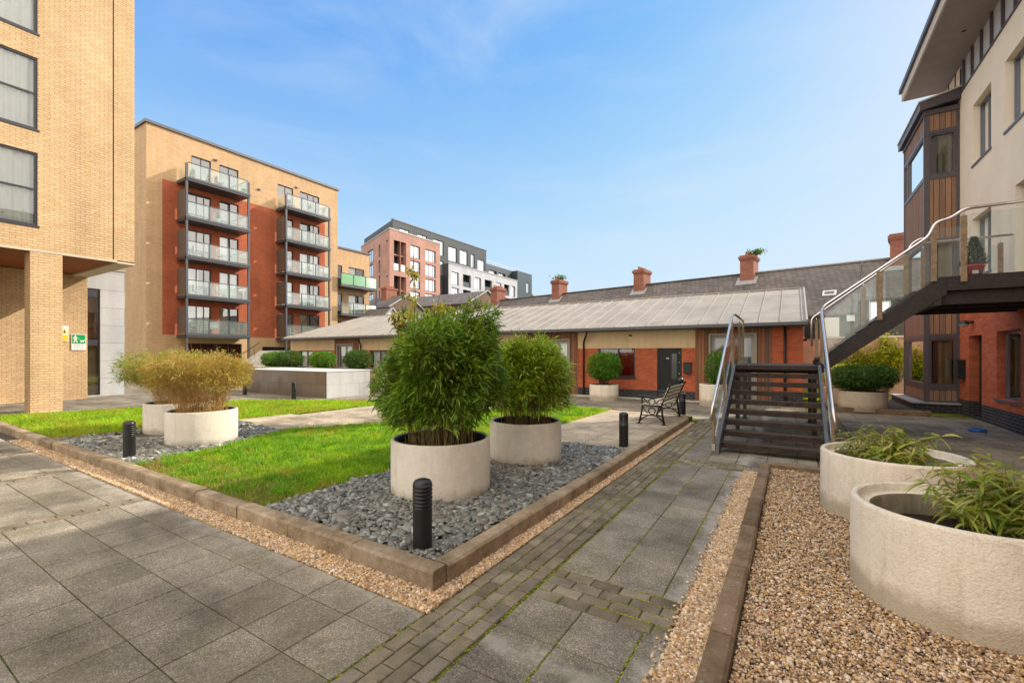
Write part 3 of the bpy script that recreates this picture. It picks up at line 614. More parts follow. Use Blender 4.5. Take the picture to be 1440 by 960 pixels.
slate1 = [(-4.66, 2.5), (-2.3, 2.5), (-2.3, 7.3), (-4.7, 7.3), (-4.75, 5.2), (-4.6, 4.1)]
slate2 = [(-11.6, 2.5), (-8.0, 2.5), (-8.3, 3.9), (-9.0, 5.4), (-11.35, 5.5), (-11.3, 4.0)]
for sp in (slate1, slate2):
    g = MB(); g.prism(sp, 0.09, ZB-0.022); tag(g.build('bed_floor', 'dark_gravel'), kind='structure')
# kerbs, stone by stone with open joints
def kerb(name, pts, w=0.145, h=0.152, L=0.9, mat='kerb_stone'):
    mb = MB()
    for (x0, y0), (x1, y1) in zip(pts, pts[1:]):
        d = Vector((x1-x0, y1-y0, 0)); n = max(1, round(d.length/L)); u = d.normalized(); s = Vector((-u.y, u.x, 0))
        for i in range(n):
            a = Vector((x0, y0, 0))+d*i/n+u*0.004; b = Vector((x0, y0, 0))+d*(i+1)/n-u*0.007; hh = h+random.uniform(-0.006, 0.006); o = s*random.uniform(-0.006, 0.006)
            c = 0.018; a += o; b += o; up = Vector((0, 0, 1))
            prof = [(0, -0.05), (0, hh-c), (c, hh), (w-c*0.5, hh), (w, hh-c*0.5), (w, -0.05)]
            va = [a+s*p+up*z for p, z in prof]; vb = [b+s*p+up*z for p, z in prof]; k = len(prof)
            mb.add(va+vb, [(j, (j+1) % k, k+(j+1) % k, k+j) for j in range(k)]+[tuple(range(k-1, -1, -1)), tuple(range(k, 2*k))])
    return tag(mb.build(name, mat), kind='structure')
kerb('bed_kerb', [(-17.3, 2.41), (-2.16, 2.41)], L=0.91)
kerb('bed_kerb', [(-2.155, 2.56), (-2.155, 11.6), (-2.25, 12.05), (-2.5, 12.35), (-2.9, 12.5), (-7.0, 12.5), (-10.9, 12.5)], L=0.91)
kerb('gravel_bed_kerb', [(-0.28, -1.0), (-0.28, 7.62)], w=0.13, h=0.10, L=0.95, mat='kerb_brown')
kerb('gravel_bed_kerb', [(-0.28, 7.60), (3.9, 7.60)], w=0.10, h=0.10, L=0.95, mat='kerb_brown')
kerb('gravel_bed_kerb', [(0.9, 16.4), (3.2, 16.4)], w=0.12, h=0.14, L=0.95, mat='kerb_brown')
g = MB(); g.prism([(-0.29, -1), (4.0, -1), (4.0, 7.6), (-0.29, 7.6)], -0.02, 0.022); g.prism([(-0.6, -1), (-0.41, -1), (-0.41, 7.28), (-0.6, 7.28)], -0.02, 0.002); g.prism([(-17.3, 2.225), (-2.04, 2.225), (-2.04, 2.41), (-17.3, 2.41)], -0.02, 0.002); g.prism([(-2.155, 2.23), (-2.04, 2.23), (-2.04, 12.0), (-2.155, 12.0)], -0.02, 0.002)
g.prism([(0.9, 16.52), (3.1, 16.52), (3.3, 21), (0.9, 21)], -0.02, 0.08)
tag(g.build('gravel_base', 'dark_gravel'), kind='structure')
# garden lawn and lane behind the staircase
g = MB(); g.prism([(-0.2, 19.5), (1.2, 19.5), (1.2, 24.2), (-0.2, 24.2)], -0.02, 0.03); tag(g.build('garden_lawn', 'lawn_soil'), kind='structure')

# loose stone
P = sample(slate1, 23000); P = P[(P[:, 0] < -2.33) & (P[:, 1] > 2.58)]
o = stones('slate_chippings', P, ZB-0.012, 0.030, 0.42, 0.15, 0.46, 'slate_chips', 0.030, 16, True); tag(o, 'blue grey slate chippings around the two nearer bamboo planters', 'slate chippings', kind='stuff')
P = sample(slate2, 14000); P = P[P[:, 1] > 2.58]
o = stones('slate_chippings', P, ZB-0.012, 0.036, 0.40, 0.15, 0.46, 'slate_chips', 0.030, 16, True); tag(o, 'pale slate chippings around the two straw coloured bamboos', 'slate chippings', kind='stuff')
bedp = [(-0.27, 0.6), (3.0, 0.6), (3.9, 7.58), (-0.27, 7.58)]
P = sample(bedp, 300000, near=3.2, fall=1.0); P = P[(P[:, 0] < 0.55*P[:, 1]+0.3)]
o = stones('pea_gravel', P, 0.018, 0.0092, 0.30, 0.60, 0.6, 'pea_gravel', 0.024, 10); tag(o, 'golden pea gravel filling the bed under the two open planters', 'gravel', kind='stuff')
strip = np.vstack([sample([(-0.62, 0.8), (-0.41, 0.8), (-0.41, 7.3), (-0.60, 7.3)], 56000, near=4, fall=0.8), sample([(-2.155, 2.2), (-2.03, 2.2), (-2.05, 11.8), (-2.155, 11.8)], 42000, near=4.5, fall=0.8),
    sample([(-13, 2.22), (-2.03, 2.20), (-2.03, 2.415), (-13, 2.415)], 90000, near=5, fall=1.3)])
ex = np.column_stack([rng.normal(-0.63, 0.022, 700), rng.uniform(1.2, 6.8, 700)]); strip = np.vstack([strip, ex])
o = stones('pea_gravel', strip, 0.005, 0.0092, 0.30, 0.60, 0.6, 'pea_gravel', 0.014, 10); tag(o, 'golden pea gravel in the narrow strips along the kerbs', 'gravel', kind='stuff')

# grass: real blades, thick near the viewer
def blades(P, z, h, mat, name, hv=0.3, wbl=0.0042, lean=0.5):
    n = len(P); a = rng.uniform(0, 2*np.pi, n); H = h*np.exp(rng.normal(0, hv, n)); le = rng.normal(0, lean, (n, 2))*H[:, None]; dist = np.hypot(P[:, 0], P[:, 1])
    wd = wbl*np.clip(dist/6, 1, 2.6); B = np.column_stack([P, np.full(n, z)]); s = np.column_stack([np.cos(a)*wd, np.sin(a)*wd, np.zeros(n)])
    mid = B+np.column_stack([le*0.35, H*0.6]); tip = B+np.column_stack([le, H])
    V = np.stack([B-s, B+s, mid-s*0.7, mid+s*0.7, tip], 1).reshape(-1, 3); T = (np.array([(0, 1, 3), (0, 3, 2), (2, 3, 4)])[None]+(np.arange(n)*5)[:, None, None]).reshape(-1, 3)
    return npmesh(name, V, T, mat)
P = sample(lawn1, 260000, near=6.5, fall=1.0)
tuft = 0.5+0.5*np.sin(P[:, 0]*5.1+np.sin(P[:, 1]*4.3)*1.7)*np.sin(P[:, 1]*6.2+P[:, 0]*2.1)
edge = np.clip((P[:, 1]-2.6)/0.9, 0.25, 1)*np.clip((-4.5-P[:, 0])/0.35+ (P[:, 1] > 7.3)*3, 0.3, 1)
worn = 0.5+0.5*np.sin(P[:, 0]*1.9+2.2*np.sin(P[:, 1]*1.3+1))*np.cos(P[:, 1]*2.3+P[:, 0]*0.8); worn = np.clip((worn-0.80)/0.15, 0, 1)*np.clip(1.6-(P[:, 1]-2.6)/1.6, 0.25, 1)
P = P[rng.uniform(0, 1, len(P)) < edge*(0.55+0.45*tuft)*(1-0.85*worn)]
ct = sample(lawn1, 900); ct = np.repeat(ct, 45, 0)+rng.normal(0, 0.045, (len(ct)*45, 2)); ct = ct[inside(lawn1, ct)]
tag(blades(ct, ZB-0.015, 0.075, 'grass_tuft', 'tall_grass', lean=0.7), 'longer darker tufts of grass scattered over the nearer lawn', 'grass', kind='stuff')
tag(blades(P, ZB-0.015, 0.042, 'grass_blade', 'grass'), 'bright green lawn grass between the two pairs of planters', 'grass', kind='stuff')
P = sample(lawn2, 120000, near=11, fall=1.0)
tag(blades(P, ZB-0.015, 0.055, 'grass_blade', 'grass'), 'bright green lawn grass beyond the straw coloured bamboos', 'grass', kind='stuff')
P = sample([(-8.3, 2.56), (-4.3, 2.56), (-4.5, 3.5), (-6.2, 3.6), (-8.3, 3.1)], 30000)
tag(blades(P, ZB-0.015, 0.022, 'grass_dry', 'dry_grass', wbl=0.004, lean=1.0), 'dry yellow grass along the edge of the front kerb', 'grass', kind='stuff')
P = sample([(-0.2, 19.5), (1.2, 19.5), (1.2, 24), (-0.2, 24)], 20000)
tag(blades(P, 0.02, 0.08, 'grass_blade', 'grass', wbl=0.006), 'strip of grass behind the staircase by the garden wall', 'grass', kind='stuff')
# clover and weed leaves in the lawn
n = 9000; P = sample([(-8.0, 2.7), (-4.7, 2.7), (-4.6, 6.5), (-8.6, 5)], n); k = 0.5+0.5*np.sin(P[:, 0]*3.3)*np.sin(P[:, 1]*4.1+1); P = P[rng.uniform(0, 1, len(P)) < k**2]
O = np.column_stack([P, np.full(len(P), ZB+0.022)+rng.uniform(0, 0.015, len(P))]); a = rng.uniform(0, 6.28, len(P)); D = np.column_stack([np.cos(a), np.sin(a), rng.uniform(-0.1, 0.4, len(P))])
V, T = leaf_arrays(O, D, rng.uniform(0.018, 0.034, len(P)), rng.uniform(0.012, 0.02, len(P)), 0.3)
tag(npmesh('clover', V, T, 'leaf_topiary'), 'clover and small weeds growing through the nearer lawn', 'clover', kind='stuff')
# moss tufts and seedlings in the paving joints
pts = []
for _ in range(11000):
    if rng.uniform() < 0.55: x = rng.choice([-2.04, -1.93, -1.82, -1.71, -1.59])+rng.normal(0, 0.006); y = rng.uniform(1.2, 11)
    elif rng.uniform() < 0.5: x = rng.choice([-1.18, -0.775])+rng.normal(0, 0.005); y = rng.uniform(2.0, 9)
    else: x = rng.uniform(-1.6, -0.6); y = rng.choice([2.88, 2.99, 3.11, 3.22, 7.41, 7.52, 7.63])+rng.normal(0, 0.006)
    if math.sin(x*7+1.3)*math.sin(y*2.9)+rng.uniform(-0.6, 0.6) > 0.1: pts.append((x, y))
P = np.array(pts); O = np.repeat(np.column_stack([P, np.full(len(P), -0.004)]), 3, 0); a = rng.uniform(0, 6.28, len(O)); D = np.column_stack([np.cos(a), np.sin(a), rng.uniform(0.25, 1.0, len(O))])
V, T = leaf_arrays(O, D, rng.uniform(0.006, 0.017, len(O)), rng.uniform(0.005, 0.009, len(O)), 0.2)
tag(npmesh('moss', V, T, 'leaf_yellow'), 'moss and seedlings in the joints of the block path', 'moss', kind='stuff')

k = 70; O = np.column_stack([rng.uniform(-8, 3, k), rng.uniform(0.4, 11, k), np.full(k, 0.008)]); O = O[~((O[:, 0] < -2.1) & (O[:, 1] > 2.3)) & ~((O[:, 0] > -0.5) & (O[:, 1] < 7.7))]; k = len(O); a = rng.uniform(0, 6.28, k); D = np.column_stack([np.cos(a), np.sin(a), rng.uniform(0, 0.25, k)])
V, T = leaf_arrays(O, D, rng.uniform(0.03, 0.07, k), rng.uniform(0.008, 0.02, k), 0.1); tag(npmesh('fallen_leaves', V, T, 'leaf_bamboo_dry'), 'a few dry fallen leaves scattered over the paving', 'leaves', kind='stuff')

# ================================================================== BUILDINGS
# ---- near left: tan brick block on a pillar
LB = thing('brick_apartment_block', 'tall golden tan brick block on a square pillar with curtained windows, nearest on the left', 'apartment block', (-25, 2, 0))
F = Facade((-18.5, 0), (0, 1), (1, 0)); mb = MB()
wins = [(1.15, 3.75, 5.4, 7.5), (1.15, 3.75, 8.17, 10.24), (1.15, 3.75, 10.94, 13.0)]
F.wall(mb, -7, 6.0, 4.7, 16.5, wins, 0.12)
mb.quad((-18.5, 6, 4.7), (-32, 6, 4.7), (-32, 6, 16.5), (-18.5, 6, 16.5)); mb.quad((-18.5, -7, 4.7), (-32, -7, 4.7), (-32, -7, 16.5), (-18.5, -7, 16.5)); mb.quad((-32, -7, 0), (-32, 6, 0), (-32, 6, 16.5), (-32, -7, 16.5))
mb.quad((-18.5, -7, 16.5), (-18.5, 6, 16.5), (-32, 6, 16.5), (-32, -7, 16.5))
mb.box(-32, -22.9, -7, 5.98, 0, 4.68)
mb.build('wall', 'tan_brick', LB)
mb = MB(); mb.box(-19.1, -18.502, 3.6, 4.27, 0, 4.66); mb.build('pillar', 'tan_brick', LB)
mb = MB(); mb.box(-19.1, -18.502, -3.0, -2.33, 0, 4.66); mb.build('pillar', 'tan_brick', LB)
mb = MB(); mb.box(-22.9, -18.55, -7, 5.55, 4.70, 4.73); mb.build('soffit', 'soffit_wood', LB)
mb = MB(); mb.box(-22.9, -18.50, 5.55, 6.01, 4.64, 4.73); mb.box(-18.60, -18.49, -7, 5.55, 4.66, 4.72); mb.build('concrete_edge', 'concrete_lip', LB)
mb = MB(); mb.box(-18.5, -18.497, 5.44, 5.47, 4.74, 16.5); mb.build('movement_joint', 'black_lining', LB)
for i, (a, b, c, d) in enumerate(wins):
    F.window(LB, a, b, c, d, -0.09, 0.055, coff=0.07, mull=(2.45,), trans=(c+(d-c)*0.5,), inside='curtain_white', room='room_dark', sill=0.02)
t = thing('plant_pot', 'small terracotta pot plant on the sill of the lowest near window', 'plant pot', (-18.75, 3.05, 5.46))
mb = MB(); mb.lathe(-18.75, 3.05, [(0.05, 5.46), (0.075, 5.58), (0.08, 5.6)], 12); mb.disc(-18.75, 3.05, 5.585, 0.07, 12); mb.build('pot', 'terracotta', t)
O = np.tile([[-18.75, 3.05, 5.58]], (50, 1)); D = rng.normal(0, 0.5, (50, 3)); D[:, 2] = rng.uniform(0.5, 1.5, 50); V, T = leaf_arrays(O, D, rng.uniform(0.12, 0.25, 50), np.full(50, 0.025), 0.3); npmesh('foliage', V, T, 'leaf_hedge', t)

# signs on the recessed wall
def text(name, s, size, P0, rot, mat, parent=None, align='LEFT', ext=0.001):
    cu = bpy.data.curves.new(name, 'FONT'); cu.body = s; cu.size = size; cu.align_x = align; cu.extrude = ext
    tmp = bpy.data.objects.new(name, cu); C.objects.link(tmp); me = bpy.data.meshes.new_from_object(tmp.evaluated_get(bpy.context.evaluated_depsgraph_get())); bpy.data.objects.remove(tmp); o = bpy.data.objects.new(name, me); C.objects.link(o); me.materials.clear(); me.materials.append(MATS[mat]); o.rotation_euler = rot; o.location = Vector(P0)-(rootloc(parent) if parent else Vector((0, 0, 0)))
    if parent: o.parent = parent
    return o
RX = (R(90), 0, R(90))      # text standing on a +X facing wall
X0 = -22.88
t = thing('dog_sign', 'green and white sign with a walker and dog on the recessed brick wall', 'sign', (X0, 5.72, 1.9))
mb = MB(); mb.box(X0, X0+0.012, 5.52, 5.93, 1.86, 2.46, 0); mb.build('backing', 'white_paint', t)
mb = MB(); mb.box(X0+0.013, X0+0.017, 5.54, 5.91, 2.10, 2.44); mb.build('green_panel', 'green_paint', t)
mb = MB(); xx = X0+0.0185
def px_(pts): 
    mb.add([(xx, y, z) for y, z in pts], [tuple(range(len(pts)))])
mb.lathe(0, 0, [(0.0001, 0)], 3)
def disk_(y, z, r): mb.add([(xx, y+r*math.cos(i*math.pi/6), z+r*math.sin(i*math.pi/6)) for i in range(12)], [tuple(range(12))])
disk_(5.625, 2.395, 0.022); px_([(5.60, 2.365), (5.655, 2.365), (5.66, 2.26), (5.60, 2.26)]); px_([(5.60, 2.26), (5.63, 2.26), (5.60, 2.13), (5.575, 2.13)]); px_([(5.63, 2.26), (5.66, 2.26), (5.69, 2.14), (5.665, 2.13)])
px_([(5.65, 2.36), (5.655, 2.33), (5.72, 2.285), (5.72, 2.30)]); px_([(5.60, 2.36), (5.605, 2.33), (5.56, 2.27), (5.55, 2.28)]); px_([(5.72, 2.295), (5.78, 2.21), (5.782, 2.215), (5.722, 2.30)])
px_([(5.77, 2.225), (5.87, 2.225), (5.87, 2.18), (5.77, 2.18)]); px_([(5.86, 2.26), (5.895, 2.235), (5.895, 2.215), (5.86, 2.20)]); px_([(5.775, 2.18), (5.79, 2.18), (5.79, 2.14), (5.775, 2.14)]); px_([(5.845, 2.18), (5.86, 2.18), (5.86, 2.14), (5.845, 2.14)]); px_([(5.765, 2.225), (5.775, 2.22), (5.765, 2.265), (5.757, 2.26)])
mb.build('pictogram', 'white_paint', t)
mb = MB()
for i, z in enumerate((2.05, 2.02, 1.98, 1.94, 1.90)):
    y = 5.57+0.02*(i % 2)
    while y < 5.88-0.02*(i % 2): ww = random.uniform(0.015, 0.05); mb.box(X0+0.0125, X0+0.0135, y, min(y+ww, 5.89), z, z+0.010); y += ww+0.012
mb.build('small_print', 'grey_frame', t)
t = thing('warning_sign', 'small white and yellow warning sign beside the pillar', 'sign', (X0, 5.36, 2.2))
mb = MB(); mb.box(X0, X0+0.012, 5.22, 5.44, 2.18, 2.76); mb.build('backing', 'white_paint', t)
mb = MB(); mb.add([(X0+0.0135, 5.24, 2.47), (X0+0.0135, 5.42, 2.47), (X0+0.0135, 5.33, 2.66)], [(0, 1, 2)]); mb.box(X0+0.013, X0+0.016, 5.235, 5.425, 2.20, 2.42); mb.build('yellow_panel', 'yellow_paint', t)
mb = MB(); mb.add([(X0+0.0145, 5.305, 2.49), (X0+0.0145, 5.355, 2.49), (X0+0.0145, 5.33, 2.61)], [(0, 1, 2)]); mb.build('pictogram', 'black_metal', t)

# ---- stone entrance block beyond it
t = thing('stone_entrance_block', 'pale concrete panelled entrance block with a tall narrow window', 'entrance block', (-24.5, 6.8, 0))
F = Facade((-23.9, 0), (0, 1), (1, 0)); mb = MB(); F.wall(mb, 5.0, 7.42, 0, 5.15, [(6.2, 6.63, 0.05, 4.35)], 0.5)
mb.quad((-23.9, 7.42, 0), (-27, 7.42, 0), (-27, 7.42, 5.15), (-23.9, 7.42, 5.15)); mb.quad((-23.9, 5, 5.15), (-23.9, 7.42, 5.15), (-27, 7.42, 5.15), (-27, 5, 5.15)); mb.build('wall', 'concrete_panels', t)
mb = MB(); mb.box(-26.98, -23.86, 5.0, 7.46, 5.152, 5.22); mb.build('coping', 'lead_flashing', t)
mb = MB(); F.box(mb, 6.2, 6.63, 2.3, 4.0, -0.42, -0.38); mb.build('wood_panel', 'interior_wood', t)
mb = MB(); F.box(mb, 6.2, 6.24, 0.05, 4.35, -0.1, -0.04); F.box(mb, 6.59, 6.63, 0.05, 4.35, -0.1, -0.04); F.box(mb, 6.24, 6.59, 2.05, 2.3, -0.1, -0.05); F.box(mb, 6.24, 6.59, 4.0, 4.35, -0.1, -0.05); mb.build('frame', 'grey_frame', t)
mb = MB(); mb.quad(F.P(6.24, .05, -.08), F.P(6.59, .05, -.08), F.P(6.59, 4.0, -.08), F.P(6.24, 4.0, -.08)); mb.build('pane', 'window_glass', t)
mb = MB(); F.box(mb, 6.2, 6.63, 0.0, 4.35, -0.52, -0.5); mb.build('back_wall', 'render_tan', t)

# ---- six storey balcony block
AB = thing('apartment_block', 'six storey tan brick block with red brick panels and two stacks of glass balconies', 'apartment block', (-45, 21, 0))
F = Facade((-38.5, 0), (0, 1), (1, 0))
SL = [3.15+2.83*i for i in range(5)]
ST = [(15.0, 19.45), (22.5, 26.85)]
holes = []
for s_, (a, b) in enumerate(ST):
    for i, z in enumerate(SL):
        if s_ == 0: hs_ = [(15.95 if i == 4 else 15.6, 17.3, z+0.05, z+2.25), (17.9, 19.35, z+0.05, z+2.25)]
        else: hs_ = [(22.85 if i < 4 else 22.65, 24.1, z+0.05, z+2.25), (24.75, 26.75, z+0.05, z+2.25)]
        holes += [(*h, s_, i) for h in hs_]
gh = [(15.6, 19.6, 0.1, 2.55), (21.3, 25.5, 0.1, 2.35)]
red = (14.1, 27.35, 3.12, 14.35)
mb = MB(); H4 = [h[:4] for h in holes]+gh
lo = 0
F.wall(mb, 13.15, 28.8, 0, 3.12, H4, 0.18, 0); F.wall(mb, 13.15, 14.1, 3.12, 14.35, H4, 0.18, 0); F.wall(mb, 27.35, 28.8, 3.12, 14.35, H4, 0.18, 0)
F.wall(mb, 13.15, 28.8, 14.35, 18.0, H4, 0.18, 0)
mb.quad((-38.5, 13.15, 0), (-55, 13.15, 0), (-55, 13.15, 18), (-38.5, 13.15, 18)); mb.quad((-38.5, 28.8, 0), (-55, 28.8, 0), (-55, 28.8, 18), (-38.5, 28.8, 18)); mb.quad((-55, 13.15, 18), (-38.5, 13.15, 18), (-38.5, 28.8, 18), (-55, 28.8, 18)); mb.quad((-55, 13.15, 0), (-55, 28.8, 0), (-55, 28.8, 18), (-55, 13.15, 18))
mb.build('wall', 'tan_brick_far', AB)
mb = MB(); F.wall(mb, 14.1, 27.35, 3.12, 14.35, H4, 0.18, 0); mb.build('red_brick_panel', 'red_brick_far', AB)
mb = MB(); mb.box(-55.1, -38.38, 13.03, 28.92, 18.002, 18.20); mb.build('roof_coping', 'coping_metal', AB)
cur = ['curtain_white', None, 'curtain_white', 'curtain_tan', None]
for k, h in enumerate(holes):
    mm = [(h[0]+h[1])/2] if h[1]-h[0] < 1.6 else [h[0]+(h[1]-h[0])*0.42, h[0]+(h[1]-h[0])*0.72]
    F.window(AB, *h[:4], -0.14, 0.06, mull=mm, inside=cur[(k*3+h[5]) % 5], pane='apt_glass', half=(0.0, 0.55) if k % 3 else (0, 1))
for h in gh: F.window(AB, *h, -0.14, 0.06, mull=[h[0]+(h[1]-h[0])*q for q in (.25, .5, .75)])
for s_, (a, b) in enumerate(ST):
    mb = MB()
    for u in (a+0.05, b-0.05): F.box(mb, u-0.07, u+0.07, 0, 15.5, 1.36, 1.50)
    mb.build('balcony_column', 'balcony_steel', AB)
    for i, z in enumerate(SL):
        mb = MB(); F.box(mb, a-0.02, b+0.02, z-0.22, z, 0.0, 1.55); F.box(mb, a-0.05, b+0.05, z-0.10, z+0.04, 1.552, 1.60); bo = mb.build('balcony', 'balcony_steel', AB)
        mb = MB(); w3 = (b-a-0.2)/3
        for q in range(3): F.box(mb, a+0.1+q*w3+0.04, a+0.1+(q+1)*w3-0.04, z+0.09, z+1.08, 1.46, 1.475)
        F.box(mb, b-0.11, b-0.095, z+0.09, z+1.08, 0.08, 1.35)
        if i == 4: F.box(mb, a+0.08, a+0.095, z+0.09, z+1.08, 0.08, 1.35)
        mb.build('glass_panel', 'balcony_glass', bo)
        mb = MB()
        for q in range(1, 3): F.box(mb, a+0.1+q*w3-0.03, a+0.1+q*w3+0.03, z, z+1.1, 1.43, 1.50)
        F.box(mb, a+0.12, b-0.12, z+1.08, z+1.13, 1.42, 1.50); F.box(mb, b-0.13, b-0.08, z+1.08, z+1.13, 0.02, 1.36); F.box(mb, a+0.12, b-0.12, z+0.04, z+0.08, 1.45, 1.49)
        mb.build('railing', 'balcony_steel', bo)
        if i < 4:
            mb = MB(); F.box(mb, a-0.02, a+0.03, z+0.05, z+2.0, 0.1, 1.34); mb.build('privacy_screen', 'screen_slats', bo)
mb = MB()
for u, z in ((17.6, 16.95), (24.4, 16.95), (21.0, 15.7)): F.box(mb, u-0.12, u+0.12, z-0.05, z+0.05, 0.001, 0.12)
mb.build('wall_vent', 'coping_metal', AB)
# things on its balconies
def potplant(lbl, x, y, z, h, r, mat='leaf_hedge', pot='terracotta', n=70, group=None, L=0.2):
    t = thing('potted_plant', lbl, 'potted plant', (x, y, z), group); mb = MB(); mb.lathe(x, y, [(0.001, z+0.002), (r*0.7, z+0.002), (r, z+h*0.35), (r*1.05, z+h*0.38), (r*0.9, z+h*0.38)], 12); mb.disc(x, y, z+h*0.34, r*0.95, 12, 1); mb.build('pot', [pot, 'soil'], t)
    O = np.column_stack([rng.normal(x, r*0.35, n), rng.normal(y, r*0.35, n), rng.uniform(z+h*0.35, z+h*0.8, n)]); D = rng.normal(0, 0.6, (n, 3)); D[:, 2] = rng.uniform(0.1, 1.2, n)
    V, T = leaf_arrays(O, D, rng.uniform(L*0.5, L, n), np.full(n, L*0.3), 0.4); npmesh('foliage', V, T, mat, t)
potplant('terracotta pot plant on the top balcony of the nearer stack', -37.3, 16.6, SL[4], 0.8, 0.2)
potplant('leafy pot plant left of the clothes rack on the lowest balcony', -37.3, 15.6, SL[0], 0.7, 0.2)
potplant('tall leafy pot plant at the right end of the lowest balcony', -37.3, 19.0, SL[0], 1.3, 0.22, n=160)
potplant('second pot plant from the right end of the lowest balcony', -37.3, 18.3, SL[0], 0.6, 0.18, 'leaf_yellow')
potplant('pot plant under the clothes rack on the lowest balcony', -37.3, 17.5, SL[0], 0.5, 0.16)
potplant('bushy pot plant at the right end of the second lowest balcony, nearer stack', -37.3, 18.9, SL[1], 0.8, 0.2, n=120)
potplant('green pot plant on the second lowest balcony of the farther stack', -37.3, 25.7, SL[1], 0.9, 0.25, n=160)
potplant('pot plant with orange flowers on the middle balcony of the farther stack', -37.3, 23.2, SL[2], 0.6, 0.2, 'leaf_sapling')
def chair(lbl, x, y, z, mat):
    t = thing('balcony_chair', lbl, 'chair', (x, y, z)); mb = MB(); mb.box(x-0.22, x+0.22, y-0.22, y+0.22, z+0.42, z+0.46); mb.build('seat', mat, t)
    mb = MB(); mb.box(x-0.22, x+0.22, y-0.24, y-0.20, z+0.46, z+0.9); mb.build('backrest', mat, t)
    for a in (-0.2, 0.2):
        for b in (-0.2, 0.2): mb = MB(); mb.tube([(x+a, y+b, z+0.005), (x+a*0.95, y+b*0.95, z+0.42)], 0.018, 6); mb.build('leg', mat, t)
chair('dark chair on the top balcony of the nearer stack', -37.7, 17.5, SL[4], 'grey_frame'); chair('white chair on the lowest balcony of the farther stack', -37.5, 23.3, SL[0], 'white_plastic'); chair('brown chair on the middle balcony of the nearer stack', -37.6, 17.4, SL[2], 'weathered_wood')
FLN = ['lowest', 'second lowest', 'middle', 'second highest', 'top']; SIDE = ['left end', 'centre', 'right end']; rb_ = random.Random(5)
for s_i, (sa_, sb_) in enumerate(ST):
    for f_i in range(5):
        for k_i in range(3):
            if (s_i, f_i) in ((0, 0),) or rb_.random() < 0.42: continue
            u_ = sa_+0.7+(sb_-sa_-1.4)*(k_i/2); nm = ('nearer', 'farther')[s_i]
            if rb_.random() < 0.72: potplant('small pot plant at the %s of the %s balcony, %s stack' % (SIDE[k_i], FLN[f_i], nm), -37.2-rb_.random()*0.3, u_+rb_.uniform(-0.2, 0.5), SL[f_i], rb_.uniform(0.5, 1.2), 0.18, rb_.choice(['leaf_hedge', 'leaf_topiary', 'leaf_yellow', 'leaf_sapling']), rb_.choice(['terracotta', 'white_plastic', 'grey_frame']), 110, 'pot plants on the balconies', 0.28)
            else: chair('balcony chair at the %s of the %s balcony, %s stack' % (SIDE[k_i], FLN[f_i], nm), -37.8, u_+0.3, SL[f_i], rb_.choice(['weathered_wood', 'grey_frame', 'white_plastic']))
t = thing('clothes_rack', 'folding clothes rack with white laundry on the lowest balcony', 'clothes rack', (-37.4, 17.0, SL[0])); mb = MB(); z = SL[0]
for y in (16.6, 17.3): mb.tube([(-37.7, y, z+0.01), (-37.1, y, z+0.95)], 0.012, 6); mb.tube([(-37.1, y, z+0.01), (-37.7, y, z+0.95)], 0.012, 6)
for q in range(5): mb.tube([(-37.7+0.15*q, 16.6, z+0.95), (-37.7+0.15*q, 17.3, z+0.95)], 0.008, 5)
mb.build('frame', 'white_plastic', t); mb = MB(); mb.box(-37.25, -37.23, 16.65, 17.25, z+0.55, z+0.97); mb.box(-37.55, -37.53, 16.8, 17.2, z+0.45, z+0.97); mb.build('laundry', 'white_paint', t)

# ---- lower block with green balcony glass
LA = thing('low_apartment_block', 'four storey tan brick block with green glass balcony beyond the tall one', 'apartment block', (-45, 31, 0))
F = Facade((-39.5, 0), (0, 1), (1, 0)); mb = MB()
hl = [(z0, z0+2.1) for z0 in (8.75, 5.85, 3.0)]; HH = [(u0, u1, a, b) for a, b in hl for u0, u1 in ((29.0, 30.1), (30.9, 32.9))]
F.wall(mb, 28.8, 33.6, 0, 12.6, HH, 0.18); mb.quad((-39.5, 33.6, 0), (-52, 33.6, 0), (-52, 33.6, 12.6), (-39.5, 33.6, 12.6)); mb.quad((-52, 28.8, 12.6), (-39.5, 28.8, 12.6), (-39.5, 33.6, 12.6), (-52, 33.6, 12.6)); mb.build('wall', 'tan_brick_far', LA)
mb = MB(); mb.box(-52, -39.38, 28.85, 33.72, 12.602, 12.76); mb.build('roof_coping', 'coping_metal', LA)
for h in HH: F.window(LA, *h, -0.14, 0.06, mull=[(h[0]+h[1])/2], inside='curtain_white', half=(0, .5))
for i, z in enumerate((8.7, 5.8)):
    mb = MB(); F.box(mb, 28.85, 33.4, z-0.22, z, 0, 1.5); bo = mb.build('balcony', 'balcony_steel', LA); mb = MB()
    for q in range(3): F.box(mb, 28.9+q*1.5, 28.9+q*1.5+1.42, z+0.06, z+1.08, 1.43, 1.445)
    mb.build('glass_panel', 'green_glass' if i == 0 else 'balcony_glass', bo); mb = MB()
    for q in range(4): F.box(mb, 28.84+q*1.5, 28.90+q*1.5, z, z+1.12, 1.40, 1.48)
    F.box(mb, 28.9, 33.4, z+1.09, z+1.13, 1.40, 1.47); mb.build('railing', 'balcony_steel', bo)
mb = MB(); F.box(mb, 33.3, 33.42, 0, 8.6, 1.36, 1.48); mb.build('balcony_column', 'balcony_steel', LA)

